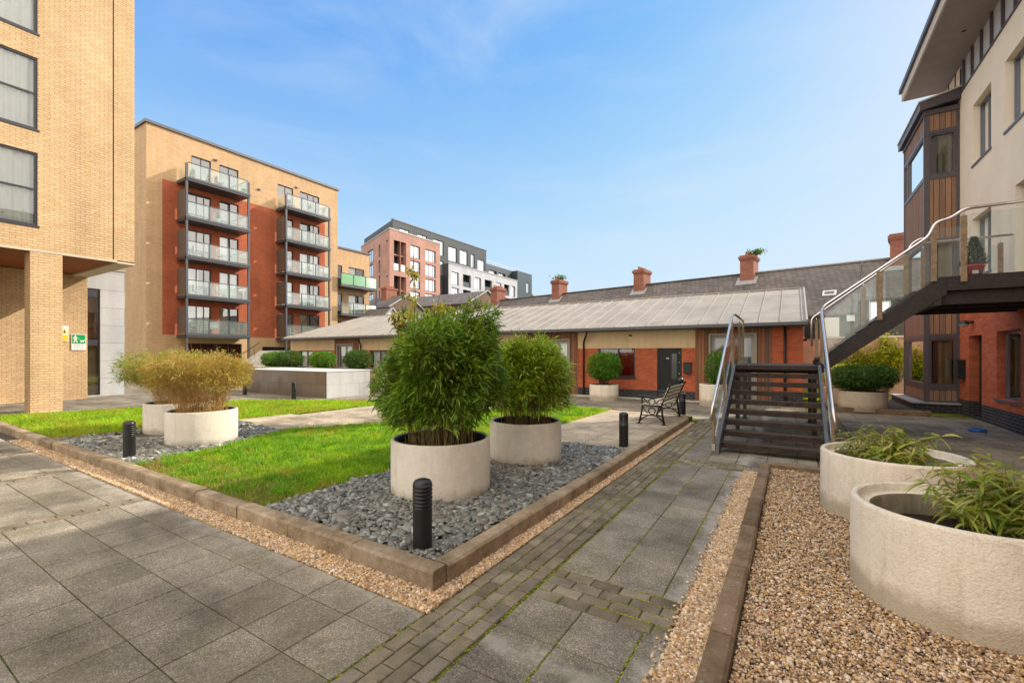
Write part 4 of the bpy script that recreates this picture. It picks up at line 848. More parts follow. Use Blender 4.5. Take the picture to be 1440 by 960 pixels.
# ---- far blocks on the skyline
FB = thing('pink_brick_block', 'far pink brick block with corner loggias and tall windows', 'apartment block', (-66, 63, 0))
F = Facade((-60, 0), (0, 1), (1, 0)); mb = MB(); fl = 2.72; T0 = 22.0
hp = []
for j in range(5):
    zt = T0-j*2.85; hp += [(60.6, 63.1, zt-2.35, zt), (64.6, 67.5, zt-2.35, zt)]
lg = [(56.5, 59.5, 16.6, 22.0), (56.5, 59.5, 10.3, 15.7)]
F.wall(mb, 55.5, 68.8, 0, 23.7, hp+lg, 0.3)
e2 = Vector((-75.5, 62.1, 0))-Vector((-60, 55.5, 0)); F2 = Facade((-60, 55.5), (e2.x, e2.y), (-6.6, -15.5)); LL = e2.length
hq = [(0.9, 2.4, 16.6, 22.0), (0.9, 2.4, 10.3, 15.7)]+[(5.0, 5.9, zt-2.35, zt) for zt in (22, 19.15, 16.3, 13.45)]+[(9.2, 12.6, zt-2.35, zt) for zt in (22, 19.15, 16.3, 13.45)]
F2.wall(mb, 0, LL, 0, 23.7, hq, 0.3)
mb.add([(-60, 55.5, 23.7), (-60, 68.8, 23.7), (-78, 76, 23.7), (-75.5, 62.1, 23.7)], [(0, 1, 2, 3)]); mb.quad((-60, 68.8, 0), (-78, 76, 0), (-78, 76, 23.7), (-60, 68.8, 23.7)); mb.build('wall', 'pink_brick', FB)
mb = MB(); F.box(mb, 55.4, 68.9, 23.702, 23.95, -0.2, 0.08); F2.box(mb, 0, LL, 23.702, 23.95, -0.2, 0.08); mb.build('roof_coping', 'lead_flashing', FB)
for h in hp: F.window(FB, *h, -0.25, 0.14, mull=[h[0]+(h[1]-h[0])*0.36, h[0]+(h[1]-h[0])*0.78], pane='sky_glass')
for h in hq[2:]: F2.window(FB, *h, -0.25, 0.12, mull=[(h[0]+h[1])/2], pane='sky_glass')
for h in lg:
    mb = MB(); F.box(mb, h[0], h[1], h[2], h[3], -2.6, -2.5); F.box(mb, h[0]-0.1, h[0], h[2], h[3], -2.5, -0.3); F.box(mb, h[1], h[1]+0.1, h[2], h[3], -2.5, -0.3); F.box(mb, h[0], h[1], (h[2]+h[3])/2+0.1, (h[2]+h[3])/2+0.4, -2.5, -0.5); F.box(mb, h[0], h[1], h[2]-0.1, h[2], -2.5, -0.3); lo_ = mb.build('loggia', 'pink_brick', FB)
    mb = MB(); F.box(mb, h[0]+0.05, h[1]-0.05, h[2]+0.1, h[2]+1.3, -0.2, -0.17); mb.build('glass_panel', 'balcony_glass', lo_)
    F.window(FB, h[0]+0.6, h[1]-0.4, h[2]+0.2, h[2]+2.4, -2.45, 0.1, mull=[(h[0]+h[1])/2], pane='sky_glass'); F.window(FB, h[0]+0.6, h[1]-0.4, h[2]+3.0, h[3]-0.2, -2.45, 0.1, mull=[(h[0]+h[1])/2], pane='sky_glass')
for h in hq[:2]:
    mb = MB(); F2.box(mb, h[0], h[1], h[2], h[3], -2.4, -2.3); mb.build('loggia', 'pink_brick', FB)
DB = thing('dark_clad_block', 'far dark ribbed metal clad block rising behind the pink brick one', 'apartment block', (-66, 72, 0))
F = Facade((-61.5, 0), (0, 1), (1, 0)); mb = MB()
hd = [(59.3, 62.0, 22.9, 24.6), (64.3, 67.2, 22.9, 24.6), (70.0, 73.2, 19.5, 24.0), (75.3, 77.9, 20.6, 23.9), (81.2, 83.7, 20.6, 23.9), (87.2, 88.8, 20.4, 23.6)]
hd = [(59.3, 61.8, 23.9, 25.0), (64.0, 66.6, 23.9, 25.0), (68.4, 71.6, 22.0, 25.0), (68.4, 71.6, 17.9, 20.9), (73.2, 75.9, 21.4, 24.5), (77.0, 79.7, 21.4, 24.5), (81.0, 82.3, 21.3, 24.3), (73.2, 75.9, 18.5, 20.6), (77.0, 79.7, 18.5, 20.6), (83.5, 86.2, 20.6, 23.6)]
F.wall(mb, 57.6, 86.9, 0, 26.1, hd, 0.25)
F3 = Facade((-61.5, 57.6), (-15.5, 6.6), (-6.6, -15.5)); F3.wall(mb, 0, 17.0, 23, 26.1, [], 0.2); mb.quad((-61.5, 57.6, 26.1), (-61.5, 86.9, 26.1), (-80, 90, 26.1), (-77.1, 64.3, 26.1)); mb.quad((-61.5, 86.9, 0), (-80, 90, 0), (-80, 90, 26.1), (-61.5, 86.9, 26.1)); mb.build('wall', 'ribbed_dark', DB)
mb = MB(); F.box(mb, 57.5, 87.0, 26.102, 26.3, -0.3, 0.08); mb.build('roof_coping', 'coping_metal', DB)
for h in hd: F.window(DB, *h, -0.2, 0.13, mull=[h[0]+(h[1]-h[0])*0.6], pane='sky_glass')
PH = thing('penthouse_block', 'long dark set back top floor with a thin roof rail over the pale grey block', 'apartment block', (-66, 94, 0))
F = Facade((-61.6, 0), (0, 1), (1, 0)); mb = MB(); hh_ = [(88.2, 91.5, 20.8, 22.0), (92.3, 95.5, 20.6, 21.9), (97.6, 98.9, 20.9, 22.1), (100.2, 102.6, 20.9, 22.1)]
F.wall(mb, 87.0, 105, 0, 23.2, hh_, 0.6); mb.quad((-61.6, 87, 23.2), (-61.6, 105, 23.2), (-78, 105, 23.2), (-78, 87, 23.2)); mb.build('wall', 'clad_dark', PH)
for h in hh_: F.window(PH, *h, -0.5, 0.12, mull=[(h[0]+h[1])/2], pane='sky_glass')
mb = MB()
for u in np.arange(87.4, 105, 1.1): F.box(mb, u, u+0.07, 23.2, 24.1, -0.6, -0.53)
F.box(mb, 87.4, 104.8, 24.1, 24.17, -0.62, -0.52); mb.build('roof_rail', 'white_frame', PH)
GB = thing('grey_brick_block', 'far pale grey brick block with dark recessed balconies', 'apartment block', (-65, 84, 0))
F = Facade((-60, 0), (0, 1), (1, 0)); mb = MB(); hg = []
cols = [(72.6, 75.4, 'w'), (77.6, 80.6, 'b'), (82.0, 84.4, 'w'), (86.6, 89.6, 'b'), (91.2, 93.6, 'w')]
cols = [(72.4, 74.8, 'w'), (76.2, 79.0, 'b'), (80.4, 82.8, 'w'), (84.2, 87.2, 'b'), (88.6, 91.2, 'w'), (92.4, 94.8, 'b'), (95.8, 97.6, 'w')]
for u0, u1, k in cols:
    for j in range(3): zt = 18.9-j*3.3; hg.append((u0, u1, zt-2.7, zt, k))
F.wall(mb, 71.4, 98.6, 0, 20.4, [h[:4] for h in hg], 0.4); mb.quad((-60, 71.4, 0), (-61.6, 71.4, 0), (-61.6, 71.4, 20.4), (-60, 71.4, 20.4), 1); mb.quad((-60, 71.4, 20.4), (-60, 98.6, 20.4), (-61.6, 98.6, 20.4), (-61.6, 71.4, 20.4)); mb.build('wall', ['grey_brick', 'clad_dark'], GB)
mb = MB(); F.box(mb, 71.3, 98.7, 20.402, 20.65, -0.3, 0.08); mb.build('roof_coping', 'lead_flashing', GB)
for h in hg:
    if h[4] == 'w': F.window(GB, *h[:4], -0.3, 0.12, mull=[h[0]+(h[1]-h[0])*0.62], pane='sky_glass')
    else:
        mb = MB(); F.box(mb, h[0], h[1], h[2], h[3], -2.0, -1.9); F.box(mb, h[0], h[1], h[2]+0.02, h[2]+1.15, -0.30, -0.24); F.box(mb, h[0]-0.05, h[0], h[2], h[3], -1.9, -0.4); F.box(mb, h[1], h[1]+0.05, h[2], h[3], -1.9, -0.4); F.box(mb, h[0], h[1], h[2]-0.05, h[2], -1.9, -0.4); F.box(mb, h[0], h[1], h[3], h[3]+0.05, -1.9, -0.4); mb.build('balcony', 'clad_dark', GB)
TB = thing('teal_tower', 'far dark teal metal clad stair tower at the end of the grey block', 'tower', (-63, 101, 0))
F = Facade((-60, 0), (0, 1), (1, 0)); mb = MB(); ht = [(103.2, 104.8, 18.0, 20.7), (102.9, 104.5, 13.8, 16.4)]; F.wall(mb, 98.7, 106.2, 0, 23.2, ht, 0.3); mb.quad((-60, 98.7, 0), (-66, 98.7, 0), (-66, 98.7, 23.2), (-60, 98.7, 23.2)); mb.quad((-60, 106.2, 0), (-66, 106.2, 0), (-66, 106.2, 23.2), (-60, 106.2, 23.2)); mb.quad((-60, 98.7, 23.2), (-60, 106.2, 23.2), (-66, 106.2, 23.2), (-66, 98.7, 23.2)); mb.build('wall', 'clad_teal', TB)
for h in ht: F.window(TB, *h, -0.2, 0.13, mull=[(h[0]+h[1])/2], pane='sky_glass')
t = thing('rooftop_unit', 'low grey block beyond the teal tower', 'building', (-62, 110, 0)); mb = MB(); mb.box(-66, -60, 106.4, 114, 0, 17.6); mb.build('wall', 'grey_brick', t); mb = MB(); mb.box(-66, -59.8, 106.3, 114.1, 17.602, 18.0); mb.build('roof_coping', 'lead_flashing', t)

# ---- the low terrace with the long metal roof
BG = thing('bungalow_terrace', 'long low red brick and timber terrace under a pale standing seam metal roof', 'terrace', (-13, 19, 0))
F = Facade((0, 17.3), (1, 0), (0, -1))
XL, XR = -27.9, 0.28
brickseg = [(-0.6, 0.28), (-7.57, -2.99), (-14.6, -10.07), (-18.6, -17.1), (-23.7, -18.6), (-27.9, -23.7)]
timberseg = [(-2.99, -0.6), (-10.07, -7.57), (-17.1, -14.6)]
openings = [('d', -4.35, -3.45, 0.02, 2.0), ('w', -6.7, -5.19, 0.80, 1.98), ('w', -13.6, -12.0, 0.8, 1.98), ('d', -11.4, -10.5, 0.02, 2.0), ('w', -20.3, -18.85, 0.45, 1.93), ('w', -27.0, -25.55, 0.45, 1.93), ('w', -24.7, -23.8, 0.9, 1.93)]
HO = [o[1:] for o in openings]
seg = [(-0.6, 0.28), (-7.57, -2.99), (-14.6, -10.07), (-21.2, -17.1), (-27.9, -23.4)]
mb = MB()
for a, b in seg: F.wall(mb, a, b, 0.34, 2.72 if a == -0.6 else 1.93, HO, 0.16)
mb.quad((XR, 17.3, 0.34), (XR, 26.7, 0.34), (XR, 26.7, 2.75), (XR, 17.3, 2.75)); mb.add([(XR, 17.3, 2.75), (XR, 26.7, 2.75), (XR, 22, 4.28)], [(0, 1, 2)]); mb.quad((XL, 17.3, 0), (XL, 26.7, 0), (XL, 26.7, 2.75), (XL, 17.3, 2.75)); mb.quad((XL, 26.7, 0), (XR, 26.7, 0), (XR, 26.7, 2.75), (XL, 26.7, 2.75))
mb.build('wall', 'red_brick', BG)
for a, b in seg: mb = MB(); F.wall(mb, a, b, 0.0, 0.34, HO, 0.16, d=0.004); mb.build('plinth', 'dark_brick', BG)
mb = MB(); mb.quad((XR+.004, 17.3, 0), (XR+.004, 26.7, 0), (XR+.004, 26.7, 0.34), (XR+.004, 17.3, 0.34)); mb.build('plinth', 'dark_brick', BG)
for a, b in seg[1:]: mb = MB(); F.box(mb, a, b, 1.932, 2.73, -0.05, 0.012); mb.build('render_band', 'render_tan', BG)
tseg = [(-2.99, -0.6, (-2.47, -1.1, 0.03, 2.36)), (-10.07, -7.57, (-9.0, -7.99, 0.25, 2.28)), (-17.1, -14.6, (-16.4, -15.2, 0.03, 2.28)), (-23.4, -21.2, (-23.1, -21.75, 0.03, 2.25))]
for a, b, h in tseg: mb = MB(); F.wall(mb, a, b, 0.02, 2.73, [h], 0.2, d=0.02); mb.build('timber_cladding', 'cedar', BG)
for i, (a, b, h) in enumerate(tseg): F.window(BG, *h, -0.10, 0.10, mull=[(h[0]+h[1])/2+0.02], frame='beige_frame', inside='curtain_white' if i else 'blind_grey', half=(0.0, 0.9)); 
for a, b, h in tseg: mb = MB(); F.box(mb, h[0]-0.07, h[0]-0.001, h[2], h[3]+0.07, 0.021, 0.06); F.box(mb, h[1]+0.001, h[1]+0.07, h[2], h[3]+0.07, 0.021, 0.06); F.box(mb, h[0], h[1], h[3]+0.001, h[3]+0.07, 0.021, 0.058); mb.build('window_surround', 'beige_frame', BG)
for k, u0, u1, z0, z1 in openings:
    if k == 'w': F.window(BG, u0, u1, z0, z1, -0.12, 0.07, mull=[u0+(u1-u0)*0.55], inside='curtain_red' if u0 == -6.7 else 'curtain_white', half=(0.55, 1) if u0 == -6.7 else (0, 0.8), sill=0.03)
    else:
        mb = MB(); F.box(mb, u0+0.05, u1-0.05, z0, z1-0.05, -0.12, -0.07); do = mb.build('door', 'door_black', BG)
        mb = MB(); F.box(mb, u0+0.002, u0+0.05, z0, z1, -0.13, -0.03); F.box(mb, u1-0.05, u1-0.002, z0, z1, -0.13, -0.03); F.box(mb, u0+0.05, u1-0.05, z1-0.05, z1-0.002, -0.13, -0.03); mb.build('door_frame', 'black_metal', do)
        mb = MB(); F.box(mb, u1-0.38, u1-0.20, 0.78, 1.72, -0.069, -0.062); mb.build('pane', 'dark_pane', do)
        mb = MB(); mb.sphere(F.P(u1-0.10, 0.98, -0.04), 0.025); mb.sphere(F.P(u1-0.10, 1.40, -0.055), 0.02); mb.sphere(F.P(u1-0.10, 1.75, -0.055), 0.018); mb.build('handle', 'stainless', do)
        if u0 == -4.35: text('door_number', '80', 0.09, F.P((u0+u1)/2-0.12, 1.52, -0.066), (R(90), 0, 0), 'stainless', do)
mb = MB(); F.box(mb, -3.38, -3.12, 1.0, 1.38, 0.002, 0.13); F.box(mb, -3.39, -3.11, 1.38, 1.41, 0.002, 0.15); mb.build('letterbox', 'black_metal', BG, bevel=0.008)
# roof: sheet with a thickness, hipped slightly at the left end, standing seams
eY, rY, ez, rz = 16.82, 22.0, 2.74, 4.42
mb = MB(); A = Vector((XL-0.1, eY, ez)); B = Vector((XR+0.12, eY, ez)); Cc = Vector((XR+0.12, rY, rz)); D = Vector((-26.4, rY, rz)); A2 = Vector((XL-0.1, 27.18, ez)); B2 = Vector((XR+0.12, 27.18, ez))
th = Vector((0, 0, 0.06))
mb.add([A, B, Cc, D, A2, B2, A-th, B-th, A2-th, B2-th, Cc-th], [(0, 1, 2, 3), (3, 2, 5, 4), (0, 3, 4), (0, 6, 7, 1), (1, 7, 10, 2), (2, 10, 9, 5), (5, 9, 8, 4), (4, 8, 6, 0)])
ro = mb.build('roof', 'metal_roof', BG)
mb = MB(); sl_ = (Cc-B).normalized(); x = XR-0.02; i = 0
while x > XL:
    yt = rY if x > -26.4 else eY+(x-(XL-0.1))/(-26.4-(XL-0.1))*(rY-eY)
    a = Vector((x, eY+0.01, ez+0.012)); b = Vector((x, yt, ez+(yt-eY)/(rY-eY)*(rz-ez)+0.012)); mb.beam(a, b, 0.022, 0.045)
    x -= 0.61+random.uniform(-0.01, 0.01)
mb.box(-26.4, XR+0.12, rY-0.09, rY+0.09, rz-0.01, rz+0.035); mb.beam(A+Vector((0.02, 0, 0.02)), D+Vector((0, 0, 0.02)), 0.09, 0.03); mb.beam(B+Vector((-0.02, 0, 0.02)), Cc+Vector((-0.02, 0, 0.02)), 0.05, 0.06)
mb.build('seams', 'metal_seam', ro)
mb = MB(); mb.box(XL-0.12, XR+0.13, eY-0.10, eY+0.0, 2.62, 2.735); mb.box(XL-0.06, XR+0.06, eY+0.03, 17.27, 2.60, 2.63); mb.build('gutter', 'coping_metal', BG, bevel=0.012)
def downpipe(x, elbow=True):
    mb = MB(); p = [F.P(x+0.28, 2.62, 0.42), F.P(x+0.26, 2.5, 0.38), F.P(x+0.02, 2.22, 0.09), F.P(x, 2.1, 0.06), F.P(x, 0.05, 0.06)] if elbow else [F.P(x, 2.62, 0.06), F.P(x, 0.05, 0.06)]
    mb.tube(p, 0.04, 8); mb.build('downpipe', 'steel_dark', BG)
downpipe(-7.3); downpipe(-0.22, False); downpipe(-21.0); downpipe(-14.3)
mb = MB(); F.box(mb, -8.6, 0.28, -0.01, 0.03, 0.005, 0.35); F.box(mb, -4.5, -3.3, -0.01, 0.05, 0.005, 0.6); mb.build('doorstep', 'white_concrete', BG)
mb = MB(); mb.box(-5.4, -5.3, 17.2, 17.28, 2.4, 2.46); mb.build('wall_lamp', 'black_metal', BG)

# ---- terraced houses behind, one thing per house
O0 = Vector((5.0, 38.4, 0)); ud = Vector((-0.987, 0.162, 0)); nd = Vector((-0.162, -0.987, 0))
def HP(u, d, z): return O0+ud*u+nd*d+Vector((0, 0, z))
def house(lbl, u0, u1, chim, mb_extra=None, roofz=8.0, rough=False, eave=4.4, dep=4.0, wallmat='stone_rubble'):
    t = thing('terraced_house', lbl, 'house', tuple(HP((u0+u1)/2, 0, 0)), 'slate roofed houses in the row behind the terrace'); mb = MB()
    e = 0.01; u0 += e; u1 -= e
    mb.hexa([HP(u0, -3.8, 0), HP(u1, -3.8, 0), HP(u1, dep-.15, 0), HP(u0, dep-.15, 0), HP(u0, -3.8, 4.4), HP(u1, -3.8, 4.4), HP(u1, dep-.15, eave), HP(u0, dep-.15, eave)])
    for u in (u0, u1): mb.add([HP(u, -3.8, 4.4), HP(u, dep-.15, eave), HP(u, 0, roofz-0.15)], [(0, 1, 2)])
    mb.build('wall', wallmat, t)
    mb = MB(); th = Vector((0, 0, -0.12))
    for d, ev in ((dep+.05, eave), (-4.1, 4.4)):
        a = [HP(u0, d, ev-0.1), HP(u1, d, ev-0.1), HP(u1, 0, roofz), HP(u0, 0, roofz)]; mb.hexa([a[0]+th, a[1]+th, a[2]+th, a[3]+th]+a)
    ro = mb.build('roof', 'slate_roof', t)
    mb = MB(); mb.beam(HP(u0, 0, roofz+0.03), HP(u1, 0, roofz+0.03), 0.26, 0.09); mb.build('ridge_tiles', 'lead_flashing' if rough else 'slate_roof', ro)
    for (uc, w_, h_, np_) in chim:
        mb = MB(); q = lambda a, b, z: HP(uc+a, b, z)
        def blk(hw, hd, z0, z1): mb.hexa([q(-hw, -hd, z0), q(hw, -hd, z0), q(hw, hd, z0), q(-hw, hd, z0), q(-hw, -hd, z1), q(hw, -hd, z1), q(hw, hd, z1), q(-hw, hd, z1)])
        blk(w_/2, 0.75, roofz-1.2, roofz+h_*0.72); blk(w_/2+0.06, 0.81, roofz+h_*0.72, roofz+h_*0.80); blk(w_/2+0.11, 0.86, roofz+h_*0.80, roofz+h_*0.93); blk(w_/2+0.03, 0.78, roofz+h_*0.93, roofz+h_)
        co = mb.build('chimney', 'chimney_brick', t)
        for k in range(np_):
            p = q(0, -0.62+1.24*k/max(1, np_-1), roofz+h_); pm = MB(); pm.lathe(p.x, p.y, [(0.13, p.z), (0.11, p.z+0.2), (0.13, p.z+0.24), (0.09, p.z+0.25), (0.09, p.z+0.1)], 10); pm.build('chimney_pot', 'terracotta', co)
        mb = MB(); a = [q(-w_/2-0.25, 0.4, roofz-0.33), q(w_/2+0.25, 0.4, roofz-0.33), q(w_/2+0.25, 1.1, roofz-0.97), q(-w_/2-0.25, 1.1, roofz-0.97)]; n_ = Vector((0, 0, 0.03)); mb.hexa([x for x in a]+[x+n_ for x in a]); mb.build('flashing', 'lead_flashing', ro)
    return t
h1 = house('slate roofed house with tall rear wall and a white framed window, rightmost in the row', -9, 1.02, [(-0.95, 1.0, 1.45, 1)], eave=5.25, dep=3.0, rough=True)
Fh = Facade((O0.x+nd.x*2.85, O0.y+nd.y*2.85), (ud.x, ud.y), (nd.x, nd.y))
Fh.window(h1, -0.55, 0.5, 3.75, 5.0, 0.01, 0.09, mull=(-0.02,), frame='white_frame', pane='sky_glass', back=0.02)
house('slate roofed house with a small rooflight, second from the right in the row', 1.02, 8.03, [(8.0, 0.95, 1.35, 4)], rough=True, eave=4.35)
house('slate roofed house between the chimney with ferns and the plain chimney', 8.03, 16.9, [(16.9, 0.95, 1.35, 4)], eave=4.35)
house('slate roofed house left of the plain chimney in the row', 16.9, 26.1, [(26.1, 0.95, 1.4, 4)], eave=4.35)
house('slate roofed house at the far left end of the row', 26.1, 35.6, [(34.9, 0.95, 1.5, 5)], eave=4.35)
mb = MB(); a = HP(2.2, 2.1, 6.28)
o = None
t = thing('rooflight', 'small white framed rooflight in the slate roof behind the handrail', 'rooflight', tuple(HP(2.6, 2.2, 6.0))); mb = MB()
sv = (HP(0, 4.05, 4.25)-HP(0, 0, 8.0)).normalized(); nn_ = ud.cross(sv).normalized(); nn_ = nn_ if nn_.z > 0 else -nn_
p0 = HP(2.2, 0, 8.0)+sv*3.1; fr = [p0, p0+ud*0.75, p0+ud*0.75+sv*0.5, p0+sv*0.5]; mb.hexa([x-nn_*0.02 for x in fr]+[x+nn_*0.07 for x in fr]); mb.build('frame', 'white_frame', t)
mb = MB(); fi = [p0+ud*0.1+sv*0.1, p0+ud*0.65+sv*0.1, p0+ud*0.65+sv*0.4, p0+ud*0.1+sv*0.4]; mb.add([x+nn_*0.075 for x in fi], [(0, 1, 2, 3)]); mb.build('pane', 'dark_pane', t)
def weeds(lbl, x, y, z, r, n=140):
    t = thing('chimney_weeds', lbl, 'weeds', (x, y, z)); O = np.column_stack([rng.normal(x, r*0.45, n), rng.normal(y, r*0.45, n), rng.uniform(z, z+r*0.5, n)]); D = rng.normal(0, 0.8, (n, 3)); D[:, 2] = np.abs(D[:, 2])+0.2
    V, T = leaf_arrays(O, D, rng.uniform(0.15, 0.4, n), np.full(n, 0.07), 0.2); npmesh('foliage', V, T, 'leaf_hedge', t)
    A = np.tile([[x, y, z-0.1]], (14, 1)); B = A+np.column_stack([rng.normal(0, r*0.6, 14), rng.normal(0, r*0.6, 14), rng.uniform(0.2, r, 14)]); V, T = twigs(A, B, 0.02); npmesh('stem', V, T, 'bark', t)
p = HP(26.1, 0, 9.5); weeds('dark green bush growing out of the left chimney top', p.x, p.y, p.z, 0.75, 200)
p = HP(7.6, 0.2, 9.45); weeds('fern like weeds sprouting from the chimney above the terrace gable', p.x+0.1, p.y, p.z-0.1, 0.6, 260)
p = HP(-1.3, 0.3, 9.2); weeds('small ivy tuft beside the rightmost chimney', p.x, p.y, p.z, 0.4, 80)
def gable(lbl, x0, x1, yc, hw, ez_, rz_, wm, chim=None):
    t = thing('gabled_house', lbl, 'house', ((x0+x1)/2, yc, 0)); mb = MB(); mb.box(x0, x1, yc-hw, yc+hw, 0, ez_)
    for x in (x0, x1): mb.add([(x, yc-hw, ez_), (x, yc+hw, ez_), (x, yc, rz_-0.1)], [(0, 1, 2)])
    mb.build('wall', wm, t); mb = MB(); th = Vector((0, 0, -0.12)); o_ = 0.25
    for s_ in (-1, 1):
        a = [Vector((x0, yc+s_*(hw+o_), ez_-o_*(rz_-ez_)/hw)), Vector((x1+0.1, yc+s_*(hw+o_), ez_-o_*(rz_-ez_)/hw)), Vector((x1+0.1, yc, rz_)), Vector((x0, yc, rz_))]; mb.hexa([x+th for x in a]+a)
    ro = mb.build('roof', 'slate_roof', t); mb = MB()
    for s_ in (-1, 1): mb.beam((x1+0.13, yc+s_*(hw+o_), ez_-o_*(rz_-ez_)/hw+0.02), (x1+0.13, yc, rz_+0.02), 0.12, 0.14)
    mb.build('verge', 'lead_flashing', ro)
    if chim:
        cx_, cy_, w_, h_ = chim; mb = MB(); mb.box(cx_-w_/2, cx_+w_/2, cy_-0.9, cy_+0.9, ez_, rz_+h_*0.8); mb.box(cx_-w_/2-.08, cx_+w_/2+.08, cy_-0.98, cy_+0.98, rz_+h_*0.8, rz_+h_); co = mb.build('chimney', 'chimney_brick', t)
        for k in range(5): pm = MB(); pm.lathe(cx_, cy_-0.7+0.35*k, [(0.12, rz_+h_), (0.1, rz_+h_+0.25), (0.12, rz_+h_+0.28), (0.06, rz_+h_+0.28)], 8); pm.build('chimney_pot', 'terracotta', co)
    return t
gable('brown brick gable end house left of the row of slate roofs', -47, -34.7, 49.2, 4.0, 8.3, 10.2, 'old_brick')
gable('brown brick house with pink chimney left of the sapling', -46, -40.2, 40.0, 2.8, 7.4, 9.0, 'old_brick', (-43.2, 39.9, 0.9, 1.0))
gable('small white rendered gable beside the green glass balcony', -34.2, -31.0, 28.9, 0.9, 5.1, 5.9, 'white_concrete')
t = thing('white_outbuilding', 'low white flat roofed outbuilding beyond the long metal roof', 'outbuilding', (-30, 30, 0)); mb = MB(); mb.box(-33, -28.8, 29.9, 31.8, 0, 4.9); mb.build('wall', 'white_concrete', t); mb = MB(); mb.box(-33.1, -28.7, 29.8, 31.9, 4.902, 5.0); mb.build('roof', 'lead_flashing', t)

# ---- garden wall, lane and the things by it
mb = MB(); mb.box(0.30, 16, 25.0, 25.25, 0, 2.42); t = mb.build('garden_wall', 'render_pink', origin=(5, 25, 0)); tag(t, 'weathered pink rendered garden wall behind the staircase', 'wall')
mb = MB(); mb.box(0.29, 16, 24.94, 25.31, 2.422, 2.50); mb.build('coping', 'white_concrete', t)
mb = MB(); mb.box(1.25, 1.86, 26.2, 26.3, 2.3, 3.45); t = mb.build('white_board', 'white_frame', origin=(1.5, 26.2, 0)); tag(t, 'plain white board standing behind the garden wall', 'board')
mb = MB(); mb.box(1.5, 1.58, 26.25, 26.29, 0, 2.3); mb.build('post', 'grey_frame', t)
t = thing('wall_box', 'small white box fixed to the stone house wall', 'utility box', tuple(HP(1.3, 3.9, 3.6))); mb = MB(); p = HP(1.35, 3.9, 3.75); mb.box(p.x-0.2, p.x+0.2, p.y-0.12, p.y+0.06, p.z, p.z+0.42); mb.build('casing', 'white_plastic', t)
t = thing('condenser_unit', 'dark slatted condenser unit at the terrace gable corner', 'condenser', (0.62, 22.5, 2.3)); mb = MB(); mb.box(0.42, 1.0, 22.3, 22.8, 2.35, 3.0); mb.build('casing', 'grey_frame', t); mb = MB()
for k in range(5): mb.box(0.40, 1.02, 22.27, 22.29, 2.42+k*0.11, 2.47+k*0.11)
mb.build('grille', 'black_metal', t); mb = MB(); mb.box(0.30, 0.5, 22.4, 22.46, 2.25, 2.35); mb.box(0.30, 0.5, 22.65, 22.7, 2.25, 2.35); mb.build('bracket', 'black_metal', t)

# ---- the rendered building on the right with its bay and canopy
RB = thing('rendered_building', 'cream rendered building with red brick ground floor and timber bay on the right', 'building', (8, 8, 0))
F = Facade((4.1, 0), (0, 1), (-1, 0))
wr = [(15.48, 16.78, 6.75, 8.35), (13.25, 14.61, 6.75, 8.35), (10.6, 12.0, 6.75, 8.35), (7.6, 9.0, 6.75, 8.35), (4.6, 6.0, 6.75, 8.35), (15.48, 16.82, 3.76, 5.32), (12.95, 14.07, 3.1, 5.36), (9.6, 11.0, 3.76, 5.32), (6.6, 8.0, 3.76, 5.32)]
wb = [(16.1, 17.1, 0.02, 2.2), (13.78, 15.1, 0.66, 2.24), (10.2, 11.5, 0.66, 2.24), (6.9, 8.2, 0.66, 2.24)]
mb = MB(); F.wall(mb, -8, 17.9, 3.1, 9.16, wr, 0.24); mb.quad((4.1, 20.8, 0), (14, 20.8, 0), (14, 20.8, 10), (4.1, 20.8, 10)); mb.quad((4.1, 17.9, 0), (4.1, 20.8, 0), (4.1, 20.8, 10), (4.1, 17.9, 10)); mb.quad((4.1, -8, 0), (14, -8, 0), (14, -8, 10), (4.1, -8, 10)); mb.quad((14, -8, 0), (14, 20.8, 0), (14, 20.8, 10), (14, -8, 10)); mb.build('render_wall', 'render_cream', RB)
mb = MB(); F.wall(mb, -8, 17.9, 0.42, 3.1, wb, 0.26, d=0.006); mb.build('brick_wall', 'red_brick', RB)
mb = MB(); F.wall(mb, -8, 17.9, 0.0, 0.42, wb, 0.26, d=0.012); mb.build('plinth', 'dark_brick', RB)
mb = MB(); F.box(mb, -8, 17.9, 9.162, 9.20, 0, 0.03); mb.build('drip_rail', 'bay_frame', RB)
mb = MB(); F.box(mb, -8, 19.4, 9.202, 10.05, -0.10, -0.04); mb.build('clerestory', 'clerestory_panel', RB)
for u in np.arange(-7.6, 19.4, 0.70): mb = MB(); F.box(mb, u-0.025, u+0.025, 9.202, 10.03, -0.038, 0.02); mb.build('clerestory_rib', 'bay_frame', RB)
mb = MB(); mb.box(3.1, 15, -8.3, 19.4, 10.05, 10.30); mb.build('roof', 'soffit_grey', RB)
mb = MB(); mb.box(3.05, 3.098, -8.3, 19.43, 10.03, 10.34); mb.box(3.1, 15, 19.402, 19.44, 10.03, 10.34); mb.build('fascia', 'fascia_light', RB)
mb = MB(); mb.box(2.98, 3.05, -8.3, 19.47, 10.30, 10.44); mb.box(3.05, 15.1, -8.35, 19.47, 10.342, 10.44); mb.build('roof_edge', 'bay_frame', RB)
mb = MB()
for u in np.arange(-6, 18.5, 2.45): mb.lathe(3.75, u, [(0.001, 10.045), (0.05, 10.045), (0.05, 10.06)], 12)
mb.build('downlight', 'black_metal', RB)
for i, h in enumerate(wr):
    if i == 6: 
        F.window(RB, *h, -0.22, 0.07, mull=[13.5], frame='blue_grey_frame', inside='curtain_tan', name='balcony_door')
    else: F.window(RB, *h, -0.20, 0.06, mull=[h[0]+(h[1]-h[0])*0.55], frame='blue_grey_frame', inside='curtain_tan', half=(0.45, 1.0), sill=0.03)
